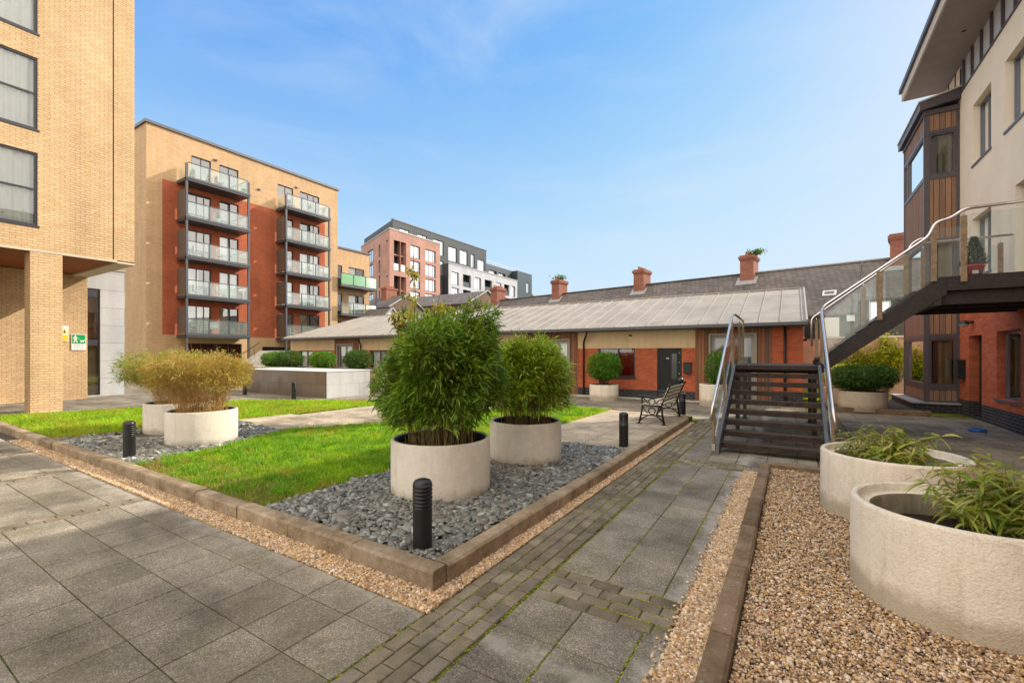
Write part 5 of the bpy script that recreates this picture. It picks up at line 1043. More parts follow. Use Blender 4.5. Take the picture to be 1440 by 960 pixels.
mb = MB(); F.box(mb, 16.14, 17.06, 0.02, 2.16, -0.24, -0.19); do = mb.build('door', 'door_black', RB)
mb = MB()
for z in (0.98, 1.05): mb.sphere(F.P(16.30, z, -0.15), 0.03)
mb.sphere(F.P(16.6, 1.65, -0.17), 0.02); mb.build('handle', 'stainless', do)
for i, h in enumerate(wb[1:]):
    F.window(RB, *h, -0.20, 0.07, mull=[h[0]+(h[1]-h[0])*0.62], frame='blue_grey_frame', inside='interior_wood' if i else 'room_warm', half=(0.05, 0.6), sill=0.06, room='room_dark')
mb = MB(); a = [F.P(13.86, 0.78, -0.13), F.P(14.30, 0.78, 0.12)]
mb = MB(); p0, p1 = F.P(14.22, 0, -0.13), F.P(13.86, 0, 0.17)
for (za, zb) in ((0.76, 0.82), (2.08, 2.14)): mb.beam(p0+Vector((0, 0, (za+zb)/2)), p1+Vector((0, 0, (za+zb)/2)), 0.04, 0.06)
mb.beam(p0+Vector((0, 0, .79)), p0+Vector((0, 0, 2.11)), 0.04, 0.05, up=(0, 1, 0)); mb.beam(p1+Vector((0, 0, .79)), p1+Vector((0, 0, 2.11)), 0.04, 0.05, up=(0, 1, 0)); ow = mb.build('open_casement', 'blue_grey_frame', RB)
mb = MB(); mb.quad(p0+Vector((0, 0, .8)), p1+Vector((0, 0, .8)), p1+Vector((0, 0, 2.1)), p0+Vector((0, 0, 2.1))); mb.build('pane', 'window_glass', ow)
mb = MB(); F.box(mb, 17.35, 17.68, 1.0, 1.52, 0.014, 0.17); F.box(mb, 17.33, 17.70, 1.52, 1.55, 0.014, 0.20); F.box(mb, 17.37, 17.66, 1.40, 1.44, 0.172, 0.18); mb.build('letterbox', 'black_metal', RB, bevel=0.01)
mb = MB(); mb.tube([F.P(16.72, 2.56, 0.0), F.P(16.72, 2.56, 0.10)], 0.04, 10); c = F.P(16.72, 2.52, 0.19); mb.lathe(c.x, c.y, [(0.001, c.z+0.10), (0.06, c.z+0.09), (0.10, c.z+0.04), (0.11, c.z-0.01)], 16); wl = mb.build('wall_lamp', 'black_metal', RB); mb = MB(); mb.lathe(c.x, c.y, [(0.105, c.z-0.012), (0.08, c.z-0.07), (0.001, c.z-0.09)], 16); mb.build('lamp_glass', 'lamp_glass', wl)
# timber bay
BAYF = Facade((0, 17.9), (1, 0), (0, -1)); BAYL = Facade((3.33, 0), (0, 1), (-1, 0))
rows = [('t', 0.34, 0.66), ('w', 0.78, 2.16), ('t', 2.30, 3.55), ('w', 3.65, 5.0), ('t', 5.12, 6.88), ('w', 6.98, 8.22), ('t', 8.32, 8.86)]
mb = MB(); mbf = MB()
BAYF.box(mbf, 3.33, 3.44, 0.28, 8.95, -0.10, 0.012); BAYF.box(mbf, 4.03, 4.095, 0.28, 8.95, -0.10, 0.012)
BAYL.box(mbf, 17.912, 18.0, 0.28, 8.95, -0.1, 0.010); BAYL.box(mbf, 20.70, 20.80, 0.28, 8.95, -0.1, 0.010)
for k in range(8):
    za = 0.28 if k == 0 else rows[k-1][2]; zb = rows[k][1] if k < 7 else 8.95
    BAYF.box(mbf, 3.44, 4.03, za, zb, -0.10, 0.006); BAYL.box(mbf, 18.0, 20.70, za, zb, -0.1, 0.004)
for k, (kind, za, zb) in enumerate(rows):
    if kind == 't': mb = MB(); BAYF.box(mb, 3.44, 4.03, za, zb, -0.05, -0.015); mb.build('bay_cladding', 'cedar_grey', RB); mb = MB(); BAYL.box(mb, 18.0, 20.70, za, zb, -0.05, -0.015); mb.build('bay_cladding', 'cedar_grey', RB)
    else: BAYL.box(mbf, 20.2-0.05, 20.2+0.05, za, zb, -0.1, 0.002)
bf = mbf.build('bay_frame', 'bay_frame', RB)
for k, (kind, za, zb) in enumerate(rows):
    if kind == 'w':
        BAYF.window(RB, 3.44, 4.03, za, zb, -0.07, 0.05, frame='bay_frame', inside='blind_grey' if k == 5 else 'curtain_tan', back=0.4, name='bay_window', room='interior_wood' if k == 1 else 'room_dark', pane='window_glass')
        BAYL.window(RB, 18.0, 20.15, za, zb, -0.07, 0.05, frame='bay_frame', inside='curtain_tan' if k == 1 else 'curtain_white', back=0.25, name='bay_window'); BAYL.window(RB, 20.25, 20.70, za, zb, -0.07, 0.05, frame='bay_frame', inside='curtain_white', back=0.25, name='bay_window')
mb = MB(); mb.hexa([(3.20, 17.74, 8.93), (4.12, 17.74, 9.06), (4.12, 21.0, 9.06), (3.20, 21.0, 8.93), (3.20, 17.74, 9.16), (4.12, 17.74, 9.36), (4.12, 21.0, 9.36), (3.20, 21.0, 9.16)]); mb.box(3.30, 4.14, 17.86, 20.85, 8.80, 8.93); mb.build('bay_roof', 'bay_frame', RB)
mb = MB(); mb.hexa([(3.17, 17.71, 9.162), (4.13, 17.71, 9.365), (4.13, 21.02, 9.365), (3.17, 21.02, 9.162), (3.17, 17.71, 9.20), (4.13, 17.71, 9.405), (4.13, 21.02, 9.405), (3.17, 21.02, 9.20)]); mb.build('bay_roof_edge', 'fascia_light', RB)
mb = MB(); mb.box(3.02, 4.08, 17.68, 21.0, 0, 0.24); mb.build('bay_plinth', 'dark_brick', RB); mb = MB(); mb.box(2.99, 4.085, 17.65, 21.03, 0.242, 0.285); mb.build('bay_ledge', 'lead_flashing', RB, bevel=0.008)
mb = MB(); mb.box(3.40, 4.09, 18.05, 20.75, 0.3, 0.32); mb.build('bay_floor', 'room_dark', RB)

# ---- steel staircase and walkway
ST_ = thing('steel_staircase', 'black steel staircase with stainless handrails and glass panels up to a walkway', 'staircase', (-0.3, 9.8, 0))
def sfl(name, x, w_=0.05, mat='steel_blue', dz=0.0):
    mb = MB(); y0, y1, z1 = 8.28, 11.05, 1.46; h = 0.24
    poly = [(y0, 0.0), (y0+0.30, 0.0), (y1+0.10, z1-h-0.03), (y1+0.10, z1+0.02), (y1-0.1, z1+0.02), (y0+0.02, 0.17)]
    a = [(x, y, z) for y, z in poly]; b = [(x+w_, y, z) for y, z in poly]; k = len(poly)
    mb.add(a+b, [(j, (j+1) % k, k+(j+1) % k, k+j) for j in range(k)]+[tuple(range(k-1, -1, -1)), tuple(range(k, 2*k))]); mb.build(name, mat, ST_)
sfl('stringer', -1.11); sfl('stringer', 0.43)
for i in range(9):
    y = 8.60+0.29*i; z = 0.1625*(i+1); mb = MB(); mb.box(-1.058, 0.428, y, y+0.25, z-0.035, z, 1); mb.box(-1.058, 0.428, y-0.018, y-0.002, z-0.085, z+0.002, 0); mb.build('tread', ['tread_nose', 'tread_wood'], ST_)
mb = MB(); mb.box(-1.11, 0.42, 11.22, 13.5, 1.42, 1.462); mb.build('landing', 'tread_wood', ST_)
mb = MB()
for y in (11.18, 13.46): mb.box(-1.11, 0.44, y, y+0.06, 1.22 if y > 12 else 1.34, 1.415)
for x in (-1.11, 0.38): mb.box(x, x+0.06, 11.24, 13.46, 1.22, 1.414)
mb.build('landing_frame', 'steel_dark', ST_)
for x, y in ((-1.08, 13.42), (0.36, 13.42), (-1.05, 11.24), (0.38, 11.24)):
    mb = MB(); mb.box(x-0.04, x+0.04, y-0.04, y+0.04, 0.012, 1.22); mb.box(x-0.09, x+0.09, y-0.09, y+0.09, 0.0, 0.012); mb.build('support_leg', 'steel_dark', ST_)
for z in (0.72,): mb = MB(); mb.box(-1.04, 0.32, 13.40, 13.44, z-0.025, z+0.025); mb.build('cross_brace', 'steel_dark', ST_)
# upper flight
X0_, X1_, Z0_, Z1_ = 0.44, 2.33, 1.46, 3.10
for y in (11.15, 13.42):
    mb = MB(); k = (Z1_-Z0_)/(X1_-X0_); poly = [(X0_-0.02, Z0_-0.22), (X1_+0.05, Z1_-0.30), (X1_+0.05, Z1_+0.02), (X1_-0.05, Z1_+0.02), (X0_-0.02, Z0_+0.08)]
    a = [(x, y, z) for x, z in poly]; b = [(x, y+0.06, z) for x, z in poly]; n_ = 5; mb.add(a+b, [(j, (j+1) % n_, n_+(j+1) % n_, n_+j) for j in range(n_)]+[tuple(range(n_-1, -1, -1)), tuple(range(n_, 2*n_))]); mb.build('upper_stringer', 'steel_dark', ST_)
for i in range(9): mb = MB(); x = X0_+0.205*i; z = Z0_+0.164*(i+1); mb.box(x, x+0.23, 11.22, 13.41, z-0.04, z); mb.build('upper_tread', 'tread_wood', ST_)
mb = MB(); mb.box(X1_+0.06, 4.08, 11.22, 14.08, 3.05, 3.09); mb.build('walkway_deck', 'tread_wood', ST_)
mb = MB(); mb.box(X1_+0.055, 4.08, 11.15, 11.21, 2.86, 3.12); mb.box(X1_+0.055, 4.08, 14.09, 14.15, 2.86, 3.12); mb.box(X1_+0.055, X1_+0.11, 11.212, 14.088, 2.86, 3.04)
for y in (11.3, 12.2, 13.1, 13.95): mb.box(X1_-0.1, 4.08, y, y+0.07, 2.62, 2.855)
for x in (X1_+0.3, X1_+0.9, 3.9): mb.box(x, x+0.06, 11.215, 14.085, 2.865, 3.045)
mb.box(X1_-0.12, X1_-0.02, 11.16, 14.1, 2.60, 2.85); mb.build('walkway_beam', 'steel_dark', ST_)
RR = 0.026
def rail(pts, name='handrail', r=RR, mat='stainless'):
    # round the corners
    pts = [Vector(p) for p in pts]; q = [pts[0]]
    for i in range(1, len(pts)-1):
        a, b, c = pts[i-1], pts[i], pts[i+1]; l = min(0.09, (a-b).length*0.45, (c-b).length*0.45); u = b+(a-b).normalized()*l; v = b+(c-b).normalized()*l
        for k in range(5): t = k/4; q.append(u*(1-t)**2+b*2*t*(1-t)+v*t*t)
    q.append(pts[-1]); mb = MB(); mb.tube(q, r, 10); return mb.build(name, mat, ST_)
def post(x, y, z0, z1, wx=0.035, wy=0.09, mat='post_wood'):
    mb = MB(); mb.box(x-wx/2, x+wx/2, y-wy/2, y+wy/2, z0, z1); o = mb.build('rail_post', mat, ST_, bevel=0.004)
    if z0 < 0.5: mb = MB(); mb.box(x-wx/2-0.006, x+wx/2+0.006, y-wy/2-0.006, y+wy/2+0.006, z0-0.01, z0+0.10); mb.build('post_shoe', 'stainless', o)
    mb = MB(); mb.tube([(x, y, z1), (x, y, z1+0.09)], 0.008, 6); mb.build('rail_pin', 'stainless', o)
for xs, sg in ((-1.145, -1), (0.515, 1)):
    rail([(xs+sg*0.03, 8.42, 0.55), (xs+sg*0.03, 8.20, 0.62), (xs, 8.24, 0.83), (xs, 11.12, 2.58), (xs+(0.03 if sg < 0 else 0), 11.3, 2.60)] if sg < 0 else [(xs+0.03, 8.42, 0.55), (xs+0.03, 8.20, 0.62), (xs, 8.24, 0.83), (xs-0.02, 11.0, 2.58), (xs+0.02, 11.12, 2.66)])
    post(xs, 8.33, 0.08, 0.78, 0.04, 0.085); post(xs, 9.72, 0.78, 1.62, 0.035, 0.08); post(xs, 11.12, 1.5, 2.42, 0.035, 0.09)
    mb = MB(); a = Vector((xs, 8.42, 0.22)); b = Vector((xs, 9.66, 0.98)); h1_ = Vector((0, 0, 0.52))
    mb.hexa([a+Vector((-.005, 0, 0)), a+Vector((.005, 0, 0)), b+Vector((.005, 0, 0)), b+Vector((-.005, 0, 0)), a+h1_+Vector((-.005, 0, 0)), a+h1_+Vector((.005, 0, 0)), b+h1_+Vector((.005, 0, 0)), b+h1_+Vector((-.005, 0, 0))])
    a = Vector((xs, 9.78, 1.0)); b = Vector((xs, 11.06, 1.78)); h1_ = Vector((0, 0, 0.58))
    mb.hexa([a+Vector((-.005, 0, 0)), a+Vector((.005, 0, 0)), b+Vector((.005, 0, 0)), b+Vector((-.005, 0, 0)), a+h1_+Vector((-.005, 0, 0)), a+h1_+Vector((.005, 0, 0)), b+h1_+Vector((.005, 0, 0)), b+h1_+Vector((-.005, 0, 0))])
    mb.build('glass_panel', 'rail_glass', ST_)
rail([(-1.11, 11.3, 2.60), (-1.13, 13.45, 2.60), (-1.13, 13.5, 1.9)]); post(-1.12, 12.4, 1.47, 2.5, 0.035, 0.09); post(-1.12, 13.42, 1.47, 2.5, 0.035, 0.09)
mb = MB(); mb.box(-1.125, -1.115, 11.2, 13.38, 1.56, 2.45); mb.build('glass_panel', 'rail_glass', ST_)
kk = (Z1_-Z0_)/(X1_-X0_); hr = 1.12
rail([(0.50, 11.12, 2.60), (0.56, 11.12, 2.70), (2.12, 11.12, 2.70+kk*1.56*0.86), (2.22, 11.12, 4.12), (2.42, 11.12, 4.16), (2.62, 11.12, 4.31), (4.07, 11.12, 4.31)], r=0.028)
rail([(0.40, 13.50, 1.9), (0.40, 13.50, 2.60), (2.2, 13.50, 2.60+kk*1.75*0.92), (2.3, 13.50, 4.22), (2.45, 13.5, 4.31), (2.6, 13.5, 4.31), (2.6, 14.1, 4.31), (4.07, 14.1, 4.31)])
for y in (11.12, 13.48):
    for x in (0.50, 1.42, 2.20):
        zb = Z0_+kk*(x-X0_)+(0.05 if x > .6 else 0.02); post(x, y, zb, zb+(0.93 if x > .6 else 0.98), 0.085 if x > .6 else 0.06, 0.035)
    mb = MB()
    for a, b in ((0.56, 1.36), (1.48, 2.14)):
        mb = MB(); za = Z0_+kk*(a-X0_)+0.12; zb = Z0_+kk*(b-X0_)+0.12; v = [Vector((a, y-.005, za)), Vector((b, y-.005, zb)), Vector((b, y+.005, zb)), Vector((a, y+.005, za))]; up = Vector((0, 0, 0.84)); mb.hexa(v+[p+up for p in v]); mb.build('glass_panel', 'rail_glass', ST_)
post(2.60, 11.12, 3.0, 4.18, 0.085, 0.035); post(3.9, 11.12, 3.13, 4.18, 0.085, 0.035); post(2.6, 14.1, 3.13, 4.15, 0.085, 0.035); post(3.88, 14.1, 3.13, 4.15, 0.085, 0.035)
for q in ((2.66, 3.85, 11.115, 11.125, 3.14, 4.2), (2.26, 2.54, 11.115, 11.125, 3.1, 4.0), (2.66, 3.83, 14.095, 14.105, 3.16, 4.1)): mb = MB(); mb.box(*q); mb.build('glass_panel', 'rail_glass', ST_)

# ================================================================== PLANTERS AND PLANTS
def planter(lbl, x, y, z, r, h, mat='pebbledash', ledge=False, soil=0.07, wt=0.05, group=None, soilm='soil'):
    t = thing('round_planter', lbl, 'planter', (x, y, z), group); mb = MB(); e = z-0.03; T_ = z+h
    prof = [(r, e), (r, T_-0.025), (r-0.008, T_-0.006), (r-0.02, T_), (r-wt+0.012, T_), (r-wt, T_-0.012)]
    if ledge: prof += [(r-wt, T_-0.06), (r-wt-0.065, T_-0.065), (r-wt-0.075, T_-0.08), (r-wt-0.075, T_-soil-0.03)]
    else: prof += [(r-wt, T_-soil-0.02)]
    mb.lathe(x, y, prof[:8] if ledge else prof, 72); dr = mb.build('drum', mat, t)
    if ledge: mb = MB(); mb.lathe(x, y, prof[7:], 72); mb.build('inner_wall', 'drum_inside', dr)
    if not ledge: mb = MB(); mb.lathe(x, y, [(r-wt-0.002, T_-soil), (r-wt-0.004, T_-0.012), (r-wt-0.018, T_-0.012), (r-wt-0.02, T_-soil)], 48); mb.build('liner', 'black_lining', t)
    mb = MB(); mb.disc(x, y, T_-soil, r-wt-0.003 if not ledge else r-wt-0.073, 48); mb.build('earth', soilm, t)
    return t
planter('white pebbledash planter with the tallest dark green bamboo, behind the front bollard', -3.54, 4.08, ZB, 0.58, 0.60, group='round planters on slate beds')
planter('white pebbledash planter behind and right of the tallest bamboo', -3.46, 5.93, ZB, 0.54, 0.58, group='round planters on slate beds')
planter('bright white planter holding straw coloured bamboo, nearer of the left pair', -9.08, 3.94, ZB, 0.55, 0.58, group='round planters on slate beds')
planter('white planter half hidden behind the nearer one of the left pair', -11.0, 4.35, ZB, 0.62, 0.58, group='round planters on slate beds')
planter('white planter with a clipped round shrub beside the brick terrace window', -5.99, 16.07, 0.0, 0.53, 0.58, 'pebbledash_smooth')
planter('white planter with a slim shrub behind the left side of the staircase', -2.25, 16.2, 0.0, 0.42, 0.72, 'pebbledash_smooth')
planter('tan planter with a low clipped hedge right of the staircase', 1.76, 16.95, 0.06, 0.60, 0.55, 'pebbledash_tan')
planter('tan planter mostly hidden behind the clipped hedge one', 1.42, 18.3, 0.06, 0.60, 0.55, 'pebbledash_tan')
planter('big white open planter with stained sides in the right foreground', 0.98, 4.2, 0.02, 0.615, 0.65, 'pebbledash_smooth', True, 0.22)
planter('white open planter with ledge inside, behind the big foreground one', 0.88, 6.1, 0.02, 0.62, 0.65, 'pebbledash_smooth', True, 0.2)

def bamboo(lbl, x, y, z, rb, H, R_, nclu, nculm, leaf, culm, L=0.12, W=0.016, hmin=0.22, lean=(0, 0), flat=1.0, lump=0.16, seed=1, group=None, m=6, droop=0.35, spikes=14, cdens=1.0, topw=0.55, tilt=0.0):
    rg = np.random.default_rng(seed); t = thing('bamboo', lbl, 'bamboo', (x, y, z), group)
    ph1, ph2, ph3 = rg.uniform(0, 6.28, 3)
    def Rad(h, a):
        b = np.interp(h, [0, 0.25, 0.5, 0.75, 0.92, 1.0], [rb*0.9, R_*0.92, R_, R_*0.95, R_*topw*1.15, R_*topw*0.55])
        return b*(1+lump*(np.sin(3*a+ph1+4*h)*0.5+np.sin(5*a+ph2-7*h)*0.35+np.sin(2*a+ph3+9*h)*0.4))
    n = nclu; h = hmin+(1-hmin)*rg.beta(1.5, 1.15, n); a = rg.uniform(0, 2*np.pi, n); q = rg.uniform(0, 1, n)**0.36
    r = Rad(h, a)*q; topn = 1+0.07*np.sin(4*a+ph2)+0.05*rg.normal(size=n)
    cx_ = x+lean[0]*h+r*np.cos(a); cy_ = y+lean[1]*h+r*np.sin(a); cz = z+H*h*(topn+tilt*np.cos(a-0.56)*q)
    Ce = np.column_stack([cx_, cy_, cz]); out_ = np.column_stack([np.cos(a)*q, np.sin(a)*q, np.full(n, 0.38)+(h-0.6)*0.8])
    # spiky leaders
    if spikes:
        sa = rg.uniform(0, 6.28, spikes) if not tilt else rg.normal(0.56, 1.1, spikes); sr = R_*rg.uniform(0.1, 0.95, spikes); sh = rg.uniform(0.9, 1.12, spikes)
        for j in range(spikes):
            k = 7; hh_ = np.linspace(0.8, sh[j], k); C2 = np.column_stack([x+lean[0]+np.cos(sa[j])*sr[j]*hh_, y+lean[1]+np.sin(sa[j])*sr[j]*hh_, z+H*hh_]); Ce = np.vstack([Ce, C2]); out_ = np.vstack([out_, np.tile([np.cos(sa[j])*0.5, np.sin(sa[j])*0.5, 0.9], (k, 1))])
    n = len(Ce); O = np.repeat(Ce, m, 0)+rg.normal(0, 0.028, (n*m, 3)); D = np.repeat(out_, m, 0)+rg.normal(0, 0.62, (n*m, 3)); D[:, 2] -= 0.05
    V, T = leaf_arrays(O, D, L*rg.uniform(0.6, 1.25, n*m), W*rg.uniform(0.7, 1.3, n*m), droop); npmesh('foliage', V, T, leaf, t)
    tw = twigs(Ce, Ce-out_*0.16-np.column_stack([np.zeros(n), np.zeros(n), np.full(n, 0.10)])+rg.normal(0, 0.02, (n, 3)), 0.0022)
    parts = [tw]
    a = rg.uniform(0, 6.28, nculm); r0 = rb*0.86*np.sqrt(rg.uniform(0, 1, nculm)); hh = rg.uniform(0.55, 0.98, nculm); a2 = a+rg.normal(0, 0.3, nculm); prev = np.column_stack([x+r0*np.cos(a), y+r0*np.sin(a), np.full(nculm, z)])
    rt = Rad(hh, a2)*np.sqrt(rg.uniform(0.05, 0.9, nculm)); b0 = prev.copy(); tip = np.column_stack([x+lean[0]*hh+rt*np.cos(a2), y+lean[1]*hh+rt*np.sin(a2), z+H*hh])
    for k in range(1, 5):
        f = k/4; P_ = b0+(tip-b0)*np.array([f**1.5, f**1.5, f])+rg.normal(0, 0.012, (nculm, 3)); parts.append(twigs(prev, P_, 0.0062*(1-0.16*k))); prev = P_
        sel = rg.uniform(0, 1, nculm) < 0.7*cdens; sd_ = rg.normal(0, 1, (nculm, 3)); sd_[:, 2] = np.abs(sd_[:, 2])+0.6; parts.append(twigs(P_[sel], (P_+sd_*0.11)[sel], 0.002))
    V, T = merge(parts); npmesh('culms', V, T, culm, t); return t
bamboo('tall dense dark green bamboo with arching tips, the biggest plant in the middle', -3.54, 4.08, 0.66, 0.50, 1.34, 0.68, 3700, 210, 'leaf_bamboo', 'culm', 0.118, 0.018, 0.20, (0.0, 0.0), tilt=0.15, seed=8, m=7, spikes=16, topw=0.82, lump=0.26, droop=0.30)
bamboo('lighter green bamboo just right of and behind the biggest one', -3.46, 5.93, 0.64, 0.46, 1.20, 0.63, 2600, 190, 'leaf_bamboo_light', 'culm', 0.115, 0.017, 0.20, (0.06, 0.0), seed=4, m=6, spikes=16, lump=0.22, droop=0.28)
bamboo('straw coloured bamboo with dry tan stems in the nearer left planter', -9.08, 3.94, 0.64, 0.46, 0.98, 0.86, 2000, 330, 'leaf_bamboo_dry', 'culm_dry', 0.085, 0.013, 0.50, (0.0, 0.0), seed=5, m=6, spikes=6, cdens=1.4, topw=0.75)
bamboo('yellow green bamboo in the farther left planter, spreading left', -11.0, 4.35, 0.64, 0.5, 1.02, 0.98, 1900, 280, 'leaf_bamboo_olive', 'culm_dry', 0.09, 0.013, 0.45, (0.0, -0.1), seed=6, m=6, spikes=6, cdens=1.4, topw=0.75)
def bush(name, lbl, cat, x, y, z, rx, ry, H, n, leaf, L=0.06, W=0.022, seed=1, stems=30, rb=0.3, shell=0.35, sq=0.6, lump=0.1, group=None, ground=False):
    rg = np.random.default_rng(seed); t = thing(name, lbl, cat, (x, y, z), group); d = rg.normal(0, 1, (n, 3)); d /= np.linalg.norm(d, axis=1, keepdims=True)
    q = rg.uniform(0, 1, n)**shell*(1+lump*1.3*np.sin(d[:, 0]*7+seed)*np.sin(d[:, 2]*6+seed*2)*np.cos(d[:, 1]*6)+0.05*np.sin(d[:, 0]*17+seed)*np.cos(d[:, 2]*15)); stray = rg.uniform(0, 1, n) < 0.05; q = np.where(stray, q*rg.uniform(1.02, 1.18, n), q)
    up = H*sq; cz = z+H-up*0.98 if not ground else z+H*0.45; hz = up if not ground else H*0.55
    dd = np.sign(d)*np.abs(d)**0.85
    O = np.column_stack([x+dd[:, 0]*rx*q, y+dd[:, 1]*ry*q, cz+dd[:, 2]*hz*q]); D = d+rg.normal(0, 0.6, (n, 3))
    V, T = leaf_arrays(O, D, L*rg.uniform(0.6, 1.3, n), W*rg.uniform(0.7, 1.3, n), 0.3); npmesh('foliage', V, T, leaf, t)
    a = rg.uniform(0, 6.28, stems); A = np.column_stack([x+rb*np.cos(a)*rg.uniform(0, 1, stems), y+rb*np.sin(a)*rg.uniform(0, 1, stems), np.full(stems, z)]); dd = rg.uniform(-0.75, 0.75, (stems, 2)); B = np.column_stack([x+dd[:, 0]*rx, y+dd[:, 1]*ry, cz+rg.uniform(-0.2, 0.5, stems)*hz]); V, T = twigs(A, B, 0.008); npmesh('stems', V, T, 'bark', t); return t
bush('topiary_shrub', 'clipped round bright green shrub in the planter by the terrace window', 'shrub', -5.99, 16.07, 0.5, 0.60, 0.60, 1.26, 9000, 'leaf_topiary', 0.075, 0.022, 11, 60, 0.25, 0.28, 0.40, 0.05)
bush('slim_shrub', 'slim upright green shrub behind the left handrail', 'shrub', -2.2, 16.25, 0.66, 0.30, 0.30, 1.15, 3000, 'leaf_topiary', 0.07, 0.022, 12, 20, 0.15, 0.3, 0.5)
bush('clipped_hedge', 'low dark clipped hedge in the tan planter right of the staircase', 'hedge', 1.76, 16.95, 0.52, 0.86, 0.72, 0.86, 9000, 'leaf_hedge', 0.07, 0.03, 13, 90, 0.45, 0.25, 0.40, 0.10)
bush('yellow_hedge', 'yellow green hedge peeping out behind the dark clipped one', 'hedge', 1.55, 18.3, 0.55, 0.85, 0.7, 0.84, 7000, 'leaf_yellow', 0.05, 0.022, 14, 40, 0.4, 0.25, 0.42, 0.06)
for i, (x, lb) in enumerate(((-24.7, 'clipped green shrub on the stone planter, leftmost of four'), (-23.2, 'wider clipped green shrub on the stone planter, second from the left'), (-20.3, 'clipped green shrub in front of the terrace brickwork, third from the left'), (-17.6, 'clipped green shrub in front of the small terrace door, rightmost of four'))):
    bush('box_shrub', lb, 'shrub', x, 14.3, 1.0, 0.62 if i != 1 else 0.78, 0.6, 0.82+0.07*(i % 2), 4200, 'leaf_topiary' if i in (0, 2) else 'leaf_hedge', 0.085, 0.04, 20+i, 20, 0.3, 0.25, 0.48, 0.08, 'clipped shrubs on the stone planter')
# climbers against the garden wall
def climber(lbl, x0, z0, x, z, rx, rz_, n, seed, leaf='leaf_yellow'):
    rg = np.random.default_rng(seed); t = thing('wall_climber', lbl, 'climbing plant', (x0, 24.8, 0)); k = 26; a = rg.uniform(0, 6.28, k); tip = np.column_stack([x+rx*0.9*np.cos(a)*np.sqrt(rg.uniform(0, 1, k)), np.full(k, 24.75)+rg.normal(0, 0.12, k), z+rz_*0.9*np.sin(a)*np.sqrt(rg.uniform(0, 1, k))]); A = np.tile([[x0, 24.8, z0]], (k, 1)); M = (A+tip)/2+rg.normal(0, 0.15, (k, 3))*[1, 0.3, 1]
    V, T = merge([twigs(A, M, 0.018), twigs(M, tip, 0.010)]); npmesh('stems', V, T, 'bark', t)
    c = rg.integers(0, k, n); f = rg.uniform(0, 1, n)[:, None]; O = M[c]+(tip[c]-M[c])*f+rg.normal(0, 0.11, (n, 3))*[1, 0.7, 1]; D = rg.normal(0, 1, (n, 3)); V, T = leaf_arrays(O, D, rg.uniform(0.06, 0.13, n), rg.uniform(0.04, 0.07, n), 0.3); npmesh('foliage', V, T, leaf, t)
climber('bright yellow green climber spreading high on the pink wall', 3.4, 0.0, 3.35, 1.95, 0.75, 0.75, 3200, 31)
climber('thin yellow climber in the middle of the pink wall', 2.55, 0.0, 2.55, 1.6, 0.55, 0.7, 1300, 32)
climber('low green climber at the left of the pink wall', 1.9, 0.0, 1.9, 1.2, 0.5, 0.45, 1300, 33, 'leaf_topiary')
# dwarf bamboo in the open planters
def dwarf(lbl, x, y, z, rb, H, n, seed, lean=(0, 0), spread=0.3):
    rg = np.random.default_rng(seed); t = thing('dwarf_bamboo', lbl, 'dwarf bamboo', (x, y, z)); k = 70; a = rg.uniform(0, 6.28, k); A = np.column_stack([x+rb*np.cos(a)*rg.uniform(0, 1, k), y+rb*np.sin(a)*rg.uniform(0, 1, k), np.full(k, z)]); hh = H*rg.uniform(0.35, 1.0, k); hh[:3] = H
    B = A+np.column_stack([(A[:, 0]-x)*0.9+rg.normal(0, spread*0.35, k)+lean[0], (A[:, 1]-y)*0.9+rg.normal(0, spread*0.35, k)+lean[1], hh]); V1 = twigs(A, B, 0.0035); V, T = V1; npmesh('culms', V, T, 'culm', t)
    c = rg.integers(0, k, n); f = rg.uniform(0.30, 1.02, n); O = A[c]+(B[c]-A[c])*f[:, None]+rg.normal(0, 0.006, (n, 3)); az = rg.uniform(0, 6.28, n); D = np.column_stack([np.cos(az), np.sin(az), rg.uniform(-0.1, 1.0, n)])
    V, T = leaf_arrays(O, D, rg.uniform(0.09, 0.20, n), rg.uniform(0.012, 0.025, n), 0.6, segs=3); npmesh('foliage', V, T, 'leaf_dwarf', t, smooth=True); return t
dwarf('arching dwarf bamboo with yellow tipped leaves in the big foreground planter', 1.22, 4.32, 0.44, 0.24, 0.58, 2100, 41, (0.0, 0.0), 0.36)
dwarf('dwarf bamboo with pale yellow tips in the second open planter', 0.86, 6.14, 0.47, 0.20, 0.46, 1500, 42, (-0.02, 0), 0.26)
bush('ground_weeds', 'low bright green weeds at the right of the foreground planter', 'weeds', 1.38, 4.22, 0.40, 0.22, 0.2, 0.13, 900, 'leaf_topiary', 0.035, 0.022, 43, 6, 0.1, 0.5, 0.6, 0.2)
